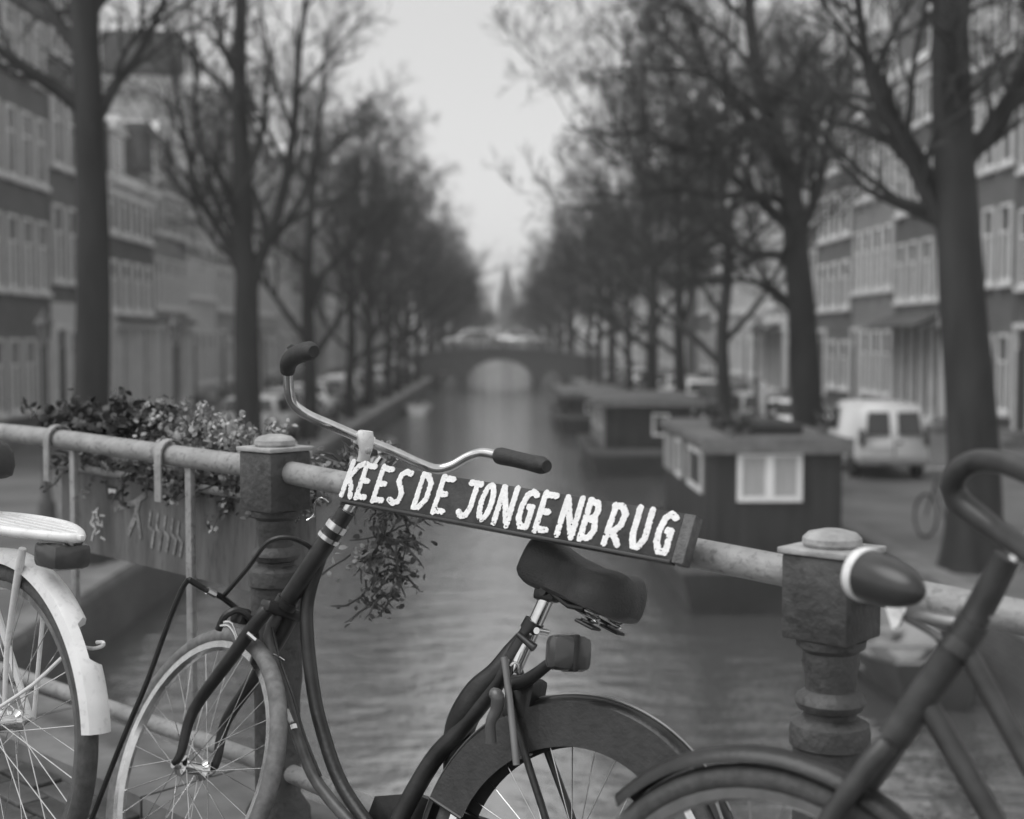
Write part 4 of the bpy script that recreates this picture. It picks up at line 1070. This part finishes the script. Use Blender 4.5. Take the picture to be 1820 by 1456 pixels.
# fork: crown and two curved legs
for sg in (-1, 1):
    pts = [ax_pt(.765)+V((0, sg*.012, 0)), ax_pt(.75)+V((0, sg*.038, 0)), ax_pt(.62)+V((0, sg*.047, 0)), ax_pt(.48)+V((.006, sg*.05, 0)), V((-.012, sg*.052, .38)), V((0, sg*.053, .35))]
    part("fork_leg", xf(B().tube(pts, [.017, .018, .017, .014, .011, .009], 12, smooth=4), SM), M_BLACK, mb, local=True)
part("fork_crown", xf(B().bbox(-.02, .02, -.052, .052, -.014, .014, .006, Matrix.Translation(ax_pt(.765))), SM), M_BLACK, mb, local=True)
part("head_tube", B().tube([ax_pt(.79), ax_pt(.985)], .0235, 18), M_BLACK, mb, local=True)
for z in (.785, .99): part("head_cup", B().tube([ax_pt(z-.008), ax_pt(z+.008)], .029, 18), M_BLACK if z < .9 else M_STEEL, mb, local=True)
part("lamp_clamp", B().tube([ax_pt(.955), ax_pt(.965)], .031, 18), M_STEEL, mb, local=True)
part("steerer", xf(B().tube([ax_pt(.99), ax_pt(1.17)], .0125, 16), SM), M_STEEL, mb, local=True)
part("lock_nut", xf(B().tube([ax_pt(.996), ax_pt(1.03)], .021, 14), SM), M_BLACK, mb, local=True)
# fork brake-rod loops and the front stays the photograph shows
def L(px, py, Y): return inv @ at(px, py, Y)
def pathL(*q): return [L(*p) for p in q]
part("brake_cable", B().tube(pathL((395, 1062, 3.3), (440, 1010, 3.28), (475, 965, 3.26), (510, 955, 3.26), (545, 968, 3.27), (560, 985, 3.28)), .006, 8, smooth=5), M_BLACK, mb, local=True)
part("front_stay", B().tube(pathL((335, 1030, 3.22), (322, 1050, 3.22), (298, 1110, 3.22), (262, 1210, 3.22), (226, 1295, 3.22), (196, 1370, 3.23), (150, 1490, 3.24), (96, 1632, 3.25)), .0065, 8, smooth=3), M_BLACK, mb, local=True)
part("front_stay", B().tube(pathL((335, 1030, 3.22), (365, 1048, 3.25), (398, 1064, 3.3), (440, 1100, 3.32), (458, 1118, 3.33)), .0075, 8, smooth=3), M_BLACK, mb, local=True)
part("stay_clip", B().tube(pathL((368, 1050, 3.245), (382, 1057, 3.26)), .009, 8), M_STEEL, mb, local=True)
# dynamo/brake cluster on the fork crown
part("brake_caliper", B().tube(pathL((388, 1120, 3.27), (400, 1095, 3.27), (425, 1085, 3.28), (448, 1105, 3.29), (455, 1135, 3.3)), .009, 8, smooth=4), M_BLACK, mb, local=True)
part("brake_arm", B().tube(pathL((391, 1112, 3.25), (405, 1112, 3.25), (415, 1125, 3.25), (421, 1142, 3.25)), .004, 8, smooth=3), M_STEEL, mb, local=True)
part("brake_arm", B().tube(pathL((397, 1106, 3.25), (412, 1108, 3.25), (424, 1140, 3.25)), .003, 8, smooth=3), M_STEEL, mb, local=True)
part("crown_bolt", B().tube(pathL((440, 1124, 3.24), (455, 1137, 3.24)), .008, 8), M_STEEL, mb, local=True)
part("brake_housing", B().bbox(-.02, .02, -.018, .018, -.02, .02, .008, Matrix.Translation(L(428, 1095, 3.3))), M_BLACK, mb, local=True)
# frame: swan down tube, straight lower tube, seat tube
pBB = V((-.60, 0, .30))
part("down_tube", B().tube([ax_pt(.94), L(548, 1060, 3.27), L(546, 1130, 3.24), L(556, 1220, 3.19), L(572, 1295, 3.14), L(610, 1400, 3.06), pBB], .0165, 14, smooth=5), M_BLACK, mb, local=True)
part("lower_tube", B().tube([ax_pt(.80), L(478, 1130, 3.3), L(500, 1210, 3.24), L(530, 1310, 3.17), L(570, 1400, 3.1), pBB+V((.02, .0, -.01))], .0145, 14, smooth=4), mat("worn_tube", .11, .4, 0, 30, .3), mb, local=True)
part("gear_cable", B().tube(pathL((484, 1115, 3.28), (497, 1170, 3.25), (522, 1240, 3.19), (540, 1305, 3.15), (570, 1380, 3.1)), .0035, 6, smooth=3), M_BLACK, mb, local=True)
part("cable_clip", B().tube(pathL((481, 1170, 3.25), (487, 1163, 3.24), (496, 1168, 3.23), (505, 1174, 3.24)), .0022, 6), M_STEEL, mb, local=True)
part("frame_decal", B().tube(pathL((509, 1262, 3.18), (518, 1284, 3.165)), .006, 8), M_WHITE, mb, local=True)
part("bell_crank_bolt", B().tube(pathL((521, 1288, 3.165), (523, 1296, 3.16)), .008, 8), M_STEEL, mb, local=True)
# handlebar, stem, grips
bar = [L(512, 652, 3.11), L(513, 685, 3.14), L(520, 715, 3.17), L(545, 737, 3.19), L(590, 757, 3.22), L(648, 782, 3.27), L(700, 803, 3.31), L(748, 825, 3.35), L(776, 834, 3.36), L(803, 828, 3.36), L(832, 812, 3.35), L(858, 805, 3.33), L(890, 811, 3.29)]
part("handlebar", B().tube(bar, .0122, 20, smooth=5), M_STEEL, mb, local=True)
gR = [L(884, 810, 3.29), L(892, 811, 3.28), L(915, 816, 3.25), L(940, 822, 3.22), L(962, 827, 3.19), L(972, 829, 3.17)]
go = part("grip", B().tube(gR, [.0185, .0215, .020, .020, .0215, .014], 20, smooth=4), M_RUBBER, mb, local=True)
gL = [L(511, 660, 3.10), L(513, 645, 3.08), L(522, 634, 3.05), L(537, 627, 3.01), L(550, 624, 2.97), L(558, 625, 2.95)]
part("grip", B().tube(gL, [.0165, .0195, .021, .0215, .0215, .013], 20, smooth=4), M_RUBBER, mb, local=True)
part("bell_lever", B().tube(pathL((512, 621, 3.06), (518, 617, 3.06), (528, 620, 3.06)), .0065, 8), M_BLACK, mb, local=True)
part("bar_label", B().tube(pathL((513, 650, 3.105), (513, 655, 3.108)), .0135, 18), M_STEEL, mb, local=True)
st = part("stem", B().tube([L(651, 766, 3.255), L(650, 774, 3.255), L(650, 786, 3.257), L(650, 798, 3.262), L(646, 815, 3.27), L(636, 836, 3.285)], [.0165, .0195, .0195, .0165, .0135, .0125], 24), M_WHITE, mb, local=True)
part("stem_clamp", B().tube(pathL((634, 776, 3.26), (648, 782, 3.268), (661, 788, 3.275)), [.0165, .0185, .0165], 20), M_WHITE, mb, local=True)
part("clamp_bolt", B().tube(pathL((654, 802, 3.245), (655, 803, 3.232)), .0075, 6), M_STEEL, st, local=True)
part("cable_end", B().tube(pathL((624, 819, 3.2), (621, 826, 3.2), (627, 829, 3.2)), .003, 6), M_STEEL, mb, local=True)
part("front_cable", B().tube(pathL((584, 893, 3.25), (571, 885, 3.25), (560, 893, 3.26), (558, 915, 3.27), (545, 925, 3.27)), .0022, 6, smooth=3), M_STEEL, mb, local=True)
# saddle and post
sc_pt = V((-.962, 0, .985))
SADM = Matrix.Translation(sc_pt+V((.022, 0, -.034))) @ Matrix.Rotation(R(-15), 4, 'Y')
sad = part("saddle", xf(saddle_mesh(.305, .205, .056), SADM), mat("saddle_vinyl", .045, .5, 0, 20, .25, bump=.25, bscale=220), mb, local=True)
part("saddle_emblem", xf(B().tube([(-.112, .045, .061), (-.1, .052, .06), (-.09, .045, .061), (-.1, .038, .062), (-.112, .045, .061)], .0013, 5), SADM), M_STEEL, sad, local=True)
for sg in (-1, 1):
    part("saddle_rail", xf(B().tube([(.10, sg*.008, -.022), (.03, sg*.02, -.04), (-.05, sg*.022, -.045), (-.085, sg*.05, -.05)], .0035, 8, smooth=4), SADM), M_BLACK, sad, local=True)
    sp_ = [( -.088+.017*math.cos(k*.7), sg*.058+.017*math.sin(k*.7), -.052+.0011*k) for k in range(37)]
    part("spring", xf(B().tube(sp_, .0026, 6), SADM), M_STEEL, sad, local=True)
    part("spring_seat", xf(B().bbox(-.112, -.064, sg*.058-.02, sg*.058+.02, -.061, -.054, .003), SADM), M_BLACK, sad, local=True)
sdir_ = V((-math.cos(R(67)), 0, math.sin(R(67)))); cl = V((-.828, 0, .795))     # seat clamp
top_ = sc_pt+V((.088, 0, -.06))
part("saddle_clamp", B().bbox(-.022, .03, -.02, .02, -.02, .02, .008, Matrix.Translation(top_)), M_BLACK, mb, local=True)
part("saddle_clamp_bolt", B().tube([top_+V((0, -.032, 0)), top_+V((0, .032, 0))], .009, 10), M_BLACK, mb, local=True)
part("saddle_bracket", B().tube([top_+V((-.02, .02, 0)), top_+V((-.07, .03, -.02)), top_+V((-.11, .035, -.02))], .007, 8), M_BLACK, mb, local=True)
part("seat_post", B().tube([top_, cl+V((.004, 0, -.05))], .0165, 18), M_STEEL, mb, local=True)
part("seat_tube", B().tube([cl+V((-.022, 0, .058)), cl+V((-.004, 0, .015)), cl+V((.05, 0, -.1)), cl+V((.11, 0, -.2)), cl+V((.165, 0, -.28)), pBB+V((-.01, 0, .08)), pBB], [.0195, .0195, .0195, .02, .021, .021, .021], 16, smooth=4), M_BLACK, mb, local=True)
part("seat_clamp", B().tube([cl+V((-.024, 0, .064)), cl+V((-.015, 0, .042))], .0225, 16), M_BLACK, mb, local=True)
part("clamp_bolt", B().tube([cl+V((-.045, .022, .045)), cl+V((-.045, -.024, .045))], .0075, 10), M_STEEL, mb, local=True)
part("quick_release", B().tube(pathL((922, 1128, 2.88), (936, 1140, 2.86), (950, 1152, 2.85)), [.007, .008, .01], 10), M_BLACK, mb, local=True)
# wide curved cover over the seat tube
part("lower_guard", B().tube(pathL((932, 1128, 2.93), (910, 1160, 2.93), (884, 1196, 2.93), (852, 1228, 2.94), (828, 1268, 2.95), (815, 1310, 2.96), (812, 1400, 2.97)), [.014, .022, .026, .031, .034, .034, .03], 16, smooth=4), M_BLACK, mb, local=True)
for sg in (-1, 1):
    part("seat_stay", B().tube([cl+V((.01, sg*.016, -.03)), cl+V((-.03, sg*.045, -.12)), V((-wb_+.02, sg*.06, .42)), V(hubR)+V((0, sg*.062, 0))], [.0085, .0085, .008, .008], 10, smooth=3), M_BLACK, mb, local=True)
    part("chain_stay", B().tube([pBB+V((0, sg*.03, 0)), V(hubR)+V((0, sg*.062, 0))], .01, 10), M_BLACK, mb, local=True)
part("mudguard_stay", B().tube(pathL((896, 1168, 2.82), (903, 1220, 2.8), (912, 1300, 2.77), (918, 1360, 2.75)), .0075, 10, smooth=3), mat("stay_grey", .2, .4, .2), mb, local=True)
part("ring_lock", B().tube(pathL((876, 1232, 2.8), (884, 1238, 2.79), (882, 1262, 2.79), (872, 1285, 2.79), (873, 1320, 2.79)), [.012, .015, .013, .011, .012], 12, smooth=4), mat("lock_grey", .12, .35, .2), mb, local=True)
part("lock_body", B().bbox(-.035, .035, -.035, .035, -.045, .05, .012, Matrix.Translation(cl+V((-.035, .0, -.105)))), M_BLACK, mb, local=True)
part("lock_key", B().tube(pathL((908, 1184, 2.77), (913, 1178, 2.77), (920, 1181, 2.77), (923, 1196, 2.77)), .0028, 6, smooth=2), M_STEEL, mb, local=True)
part("mudguard_bridge", B().tube([cl+V((.0, 0, -.12)), cl+V((-.06, 0, -.22))], .02, 12), M_BLACK, mb, local=True)
rf = fender(mb, hubR, -35, 158, R_=.375, w_=.056, m=M_BLACK, nm="rear_mudguard")
part("mudguard_edge", B().tube([V(hubR)+V((.383*math.cos(R(a_)), .0, .383*math.sin(R(a_)))) for a_ in range(0, 150, 8)], .003, 6, smooth=2), mat("guard_edge", .22, .35, .3), rf, local=True)
for sg in (-1, 1):
    b = B(); vs = []; fs = []
    A0, A1 = 15, 132
    for k in range(25):
        an = R(A0+(A1-A0)*k/24)
        for rr in (.365, .275): vs.append(V(hubR)+V((rr*math.cos(an), sg*.034, rr*math.sin(an)-0)))
    for k in range(24): fs.append((2*k, 2*k+1, 2*k+3, 2*k+2))
    b.add(vs, fs); cg = part("coat_guard", b, mat("coat_guard_vinyl", .03, .35, 0, 30, .3, bump=.2), mb, local=True)
    part("coat_guard_edge", B().tube([vs[0], vs[1]], .004, 6), M_BLACK, cg, local=True)
# reflector lamp on its arm behind the seat tube
lp = V(L(1010, 1161, 2.74))
arm = part("lamp_arm", B().tube(pathL((905, 1215, 2.84), (930, 1212, 2.82), (958, 1194, 2.79), (990, 1168, 2.76)), [.014, .015, .013, .011], 12, smooth=3), M_BLACK, mb, local=True)
part("rear_lamp", B().bbox(-.044, .044, -.024, .024, -.036, .036, .016, Matrix.Translation(lp) @ Matrix.Rotation(R(8), 4, 'Y') @ Matrix.Rotation(R(50), 4, 'Z') @ Matrix.Scale(1.35, 4, (0, 1, 0)) @ Matrix.Scale(1.0, 4)), M_LAMPR, mb, local=True)
part("lamp_band", B().bbox(-.012, .002, -.0345, .0345, -.0375, .0375, .004, Matrix.Translation(lp) @ Matrix.Rotation(R(8), 4, 'Y') @ Matrix.Rotation(R(50), 4, 'Z')), M_BLACK, arm, local=True)
# chain case, cranks, pedals
cc = B(); ol = [(x, z) for x, z in ((-.48, .30), (-.5, .40), (-.6, .43), (-.75, .42), (-1.05, .41), (-1.12, .37), (-1.12, .32), (-1.05, .29), (-.75, .21), (-.6, .17), (-.5, .2))]
cc.prism(ol, 1, -.075, -.045); part("chain_case", cc, M_BLACK, mb, local=True)
for sg in (-1, 1):
    cr = part("crank", B().tube([pBB+V((0, sg*.085, 0)), pBB+V((sg*.09, sg*.095, -.14))], .009, 10), M_STEEL, mb, local=True)
    part("pedal", B().bbox(-.045, .045, sg*.14-.045, sg*.14+.045, -.012, .012, .005, Matrix.Translation(pBB+V((sg*.09, 0, -.14)))), M_RUBBER, cr, local=True)

# --- white bicycle at the left edge
def generic_bike(name, label, Mx, body, fend, gripm=M_RUBBER, bite=None, rack=None, tm=None, skip_bar=False):
    t = thing(name, label, "bicycle", Mx)
    wheel(t, (0, 0, .35), nm="front_wheel", tm=tm); wheel(t, (-1.1, 0, .35), nm="rear_wheel", tm=tm)
    for sg in (-1, 1):
        part("fork_leg", B().tube([ax_pt(.77)+V((0, sg*.012, 0)), ax_pt(.755)+V((0, sg*.038, 0)), ax_pt(.6)+V((0, sg*.047, 0)), V((-.02, sg*.05, .42)), V((0, sg*.053, .35))], [.016, .017, .016, .013, .01], 10, smooth=3), body, t, local=True)
    part("head_tube", B().tube([ax_pt(.78), ax_pt(.97)], .024, 16), body, t, local=True)
    part("steerer", B().tube([ax_pt(.97), ax_pt(1.13)], .0125, 14), M_STEEL, t, local=True)
    bb = V((-.62, 0, .3)); s_top = V((-.86, 0, .80))
    part("down_tube", B().tube([ax_pt(.85), bb], .017, 14), body, t, local=True)
    part("top_tube", B().tube([ax_pt(.94), V((-.5, 0, .62)), V((-.76, 0, .6))], .0145, 12, smooth=4), body, t, local=True)
    part("seat_tube", B().tube([s_top, bb], .0155, 14), body, t, local=True)
    part("seat_post", B().tube([s_top+V((-.05, 0, .12)), s_top], .0125, 12), M_STEEL, t, local=True)
    SM2 = Matrix.Translation((-.84, 0, .90)); part("saddle", xf(saddle_mesh(), SM2), MATS["saddle_vinyl"], t, local=True)
    for sg in (-1, 1):
        part("seat_stay", B().tube([s_top+V((0, sg*.015, -.02)), V((-1.1, sg*.062, .35))], .008, 8), body, t, local=True)
        part("chain_stay", B().tube([bb+V((0, sg*.03, 0)), V((-1.1, sg*.062, .35))], .009, 8), body, t, local=True)
        cr = part("crank", B().tube([bb+V((0, sg*.085, 0)), bb+V((sg*.1, sg*.095, -.13))], .009, 8), M_STEEL, t, local=True)
        part("pedal", B().bbox(-.045, .045, sg*.14-.045, sg*.14+.045, -.012, .012, .005, Matrix.Translation(bb+V((sg*.1, 0, -.13)))), M_RUBBER, cr, local=True)
    fender(t, (-1.1, 0, .35), 60 if not bite else -0, 200 if bite else 170, m=fend, nm="rear_mudguard") if not bite else None
    if bite: fender(t, (-1.1, 0, .35), 78, 171, m=fend, nm="rear_mudguard", w_=.062, R_=.378, bite=bite, lip=.022)
    fender(t, (0, 0, .35), 40, 165, m=fend, nm="front_mudguard")
    if not skip_bar:
        hb = [ax_pt(1.12)+V((-.08, .21, .05)), ax_pt(1.12)+V((-.02, .22, .05)), ax_pt(1.12)+V((.03, .18, .04)), ax_pt(1.12)+V((.03, .08, 0)), ax_pt(1.12)+V((.03, 0, 0))]
        hb = hb+[V((p.x, -p.y, p.z)) for p in reversed(hb[:-1])]
        part("handlebar", B().tube(hb, .0115, 14, smooth=5), M_STEEL, t, local=True)
        for sg in (-1, 1): part("grip", B().tube([ax_pt(1.12)+V((-.13, sg*.205, .05)), ax_pt(1.12)+V((-.02, sg*.22, .05))], .017, 14), gripm, t, local=True)
    return t
# rear hub of the white bicycle sits where the photograph shows its centre
psiW = .72
Fw = V((-math.cos(psiW), math.sin(psiW), 0))
hubW = at(8, 1285, 2.95)
Mw = bike_matrix(0, 0, 0, psiW, .06, .03)
off = Mw @ V((-1.1, 0, .35)); o0 = hubW-off
Mw = Matrix.Translation(o0) @ Mw
wbk = generic_bike("white_bicycle", "white bicycle with wide chipped mudguard and slatted white carrier at the left edge", Mw, M_WHITE, M_WHITE, bite=(134, 148, -1))
iw = Mw.inverted()
def LW(px, py, Y): return iw @ at(px, py, Y)
# mudguard stays
part("mudguard_stay", B().tube([LW(-5, 1260, 2.9), LW(60, 1216, 2.86), LW(128, 1155, 2.82), LW(165, 1153, 2.8), LW(182, 1148, 2.79), LW(183, 1142, 2.79), LW(172, 1142, 2.8)], .0042, 8, smooth=3), M_WHITE, wbk, local=True)
part("mudguard_stay", B().tube([LW(40, 975, 2.86), LW(36, 1000, 2.87), LW(26, 1060, 2.9), LW(12, 1160, 2.93), LW(8, 1270, 2.93)], [.008, .009, .008, .006, .005], 10, smooth=3), M_WHITE, wbk, local=True)
rk = None
RZ = V((-1.13, 0, .79))
def rack(t):
    b = B(); out = []
    n_ = 40
    for k in range(n_):
        a_ = 2*math.pi*k/n_; c_ = math.cos(a_); s_ = math.sin(a_)
        x = c_*.18 if c_ > 0 else c_*.22; wv = .085*(1-.55*max(0, -c_)**2); out.append(V((RZ.x+x, wv*s_, RZ.z)))
    b.tube(out, .011, 10, closed=True); o = part("carrier", b, M_WHITE, t, local=True)
    for q in (-.05, -.0265, 0, .0265, .05): 
        xm = .24*(1-abs(q)/.12); b = B().bbox(RZ.x-xm, RZ.x+.19, q-.0062, q+.0062, RZ.z-.004, RZ.z+.008, .003); part("slat", b, M_WHITE, o, local=True)
    for sg in (-1, 1): part("carrier_leg", B().tube([V((RZ.x, sg*.07, RZ.z)), V((-1.1, sg*.07, .35))], .005, 8), M_WHITE, o, local=True)
    la = part("tail_lamp", B().bbox(RZ.x-.21, RZ.x-.12, -.045, .045, RZ.z-.07, RZ.z-.014, .015), M_LAMPR, o, local=True)
rack(wbk)
# darker bicycle standing behind it, mostly hidden
hb_ = at(-300, 1380, 3.75)
Mk = bike_matrix(0, 0, 0, .66, .1, .03); Mk = Matrix.Translation(hb_-(Mk @ V((-1.1, 0, .35)))) @ Mk
generic_bike("dark_bicycle", "dark bicycle behind the white one at the left railing", Mk, M_BLACK, M_CAP)

# --- bicycle at the right edge with a big bullet headlamp
Yr = 1.95
psiR = .62
hl = at(1560, 1020, 1.98)
Mr = bike_matrix(0, 0, 0, psiR, .12, .05)
p_ref = at(1700, 1150, 1.93)
Mr = Matrix.Translation(p_ref-(Mr @ ax_pt(.93))) @ Mr
rb = generic_bike("grey_bicycle", "dark grey bicycle with a bullet headlamp at the right edge by the right post", Mr, mat("grey_enamel", .05, .4, 0, 30, .3), M_BLACK, skip_bar=True)
ir = Mr.inverted()
def LR(px, py, Y): return ir @ at(px, py, Y)
part("fork_blade_cover", B().tube([LR(1790, 990, 1.9), LR(1745, 1075, 1.92), LR(1700, 1150, 1.93), LR(1650, 1225, 1.95), LR(1595, 1310, 1.97), LR(1530, 1410, 1.99), LR(1490, 1480, 2.0)], [.02, .021, .021, .019, .018, .017, .016], 16, smooth=4), mat("grey_enamel", .12), rb, local=True)
part("head_ring", B().tube([LR(1693, 1160, 1.93), LR(1708, 1138, 1.93)], .029, 18), MATS["grey_enamel"], rb, local=True)
part("handlebar", B().tube([LR(1900, 1070, 1.7), LR(1860, 1010, 1.75), LR(1820, 975, 1.8), LR(1775, 945, 1.86), LR(1735, 915, 1.9), LR(1705, 890, 1.92), LR(1693, 862, 1.92), LR(1706, 835, 1.9), LR(1740, 819, 1.87), LR(1790, 824, 1.8), LR(1850, 850, 1.7)], [.016]*4+[.018]*2+[.0175, .0165, .016, .016, .016], 16, smooth=5), mat("bar_grey", .045, .4, 0, 30, .3), rb, local=True)
part("lamp_bracket", B().tube([LR(1600, 1092, 1.96), LR(1650, 1098, 1.95), LR(1712, 1108, 1.93), LR(1760, 1090, 1.91)], [.0065, .0085, .009, .009], 12, smooth=2), mat("bracket_paint", .4, .4, .3), rb, local=True)
part("lamp_cable", B().tube([LR(1610, 1098, 1.95), LR(1650, 1120, 1.94), LR(1690, 1148, 1.92), LR(1705, 1165, 1.92), LR(1690, 1190, 1.93)], .006, 10, smooth=4), MATS["stay_grey"], rb, local=True)
# lamp: axis from the rim (left) to the tail (right)
a0, a1 = at(1540, 1022, 1.99), at(1640, 1056, 1.89)
axd = (a1-a0); LL = axd.length; axd.normalize(); q_ = axd.to_track_quat('Z', 'Y').to_matrix().to_4x4(); Ml = ir @ Matrix.Translation(a0) @ q_
prof = [(.0385*math.sqrt(max(0, 1-(f)**2.2)), LL*(.06+.94*f)) for f in [k/14 for k in range(14)]]+[(.004, LL)]
hd = part("headlamp", B().lathe([(.0375, 0)]+prof, Ml, 32), mat("lamp_enamel", .05, .28, 0, 20, .2), rb, local=True)
part("lamp_rim", B().lathe([(.034, -.012), (.040, -.010), (.0415, 0), (.0405, .006), (.036, .0062)], Ml, 32), M_WHITE, hd, local=True)
part("lamp_lens", B().lathe([(.001, -.019), (.018, -.017), (.033, -.0122)], Ml, 24), M_LAMPW, hd, local=True)
part("lamp_foot", B().prism([(-.012, 0), (.022, 0), (.012, -.03), (.004, -.036)], 1, -.006, .006, Matrix.Translation(LR(1588, 1074, 1.94)) @ Matrix.Rotation(math.pi, 4, 'Z')), M_STEEL, hd, local=True)
part("lamp_bolt", B().tube([LR(1594, 1092, 1.925), LR(1594, 1092, 1.95)], .008, 8), M_STEEL, hd, local=True)

# bicycles standing on the right quay, small
for i, (x, y, rz, lab) in enumerate(((6.9, 15.2, 2.0, "small dark bicycle on the right quay in front of the massive trunk"), (6.6, 20.8, 1.8, "small dark bicycle parked on the right quay just before the van"), (-6.3, 33.5, 1.5, "small dark bicycle against the second left tree"), (-6.2, 37.0, 1.7, "small dark bicycle at the kerb on the left quay"))):
    M2 = Matrix.Translation((x, y, QZ)) @ Matrix.Rotation(rz, 4, 'Z') @ Matrix.Rotation(.06, 4, 'X')
    t = thing("parked_bicycle", lab, "bicycle", M2, "bicycles parked on the quays")
    if i == 0:
        pm = []
        for nm, hx in (("front_wheel", 0), ("rear_wheel", -1.1)):
            pm.append((nm, mesh(B().tube([(hx+.33*math.cos(k*.3927), 0, .35+.33*math.sin(k*.3927)) for k in range(16)], .02, 6, closed=True), nm, M_RUBBER, True)))
        fb = B()
        for a_, c_ in ((ax_pt(.95), V((0, 0, .35))), (ax_pt(.85), V((-.6, 0, .3))), (V((-.6, 0, .3)), V((-.86, 0, .85))), (V((-.6, 0, .3)), V((-1.1, 0, .35))), (V((-.84, 0, .75)), V((-1.1, 0, .35))), (ax_pt(.92), V((-.8, 0, .7)))): fb.tube([a_, c_], .016, 6)
        pm.append(("frame", mesh(fb, "frame", M_BLACK, True)))
        pm.append(("handlebar", mesh(B().tube([(-.45, .26, 1.08), (-.25, .2, 1.1), (-.25, -.2, 1.1), (-.45, -.26, 1.08)], .013, 6, smooth=2), "handlebar", M_STEEL, True)))
        pm.append(("saddle", mesh(xf(saddle_mesh(), Matrix.Translation((-.9, 0, .92))), "saddle", M_BLACK, True)))
    for nm, me in pm: part(nm, me, None, t, local=True)

# ---------------------------------------------------------------- air
hz = B(); hz.box(-750, 750, -30, 960, WZ-2.5, 26)
USE_HAZE = True
if USE_HAZE:
    hm = bpy.data.materials.new("air"); hm.use_nodes = True; hm.node_tree.nodes.clear()
    v_ = hm.node_tree.nodes.new("ShaderNodeVolumePrincipled"); o_ = hm.node_tree.nodes.new("ShaderNodeOutputMaterial")
    v_.inputs["Color"].default_value = (1, 1, 1, 1); v_.inputs["Density"].default_value = .0014; v_.inputs["Anisotropy"].default_value = .2
    hm.node_tree.links.new(v_.outputs[0], o_.inputs["Volume"])
    ho = part("haze", hz, hm, None, smooth=False); ho['kind'] = 'stuff'
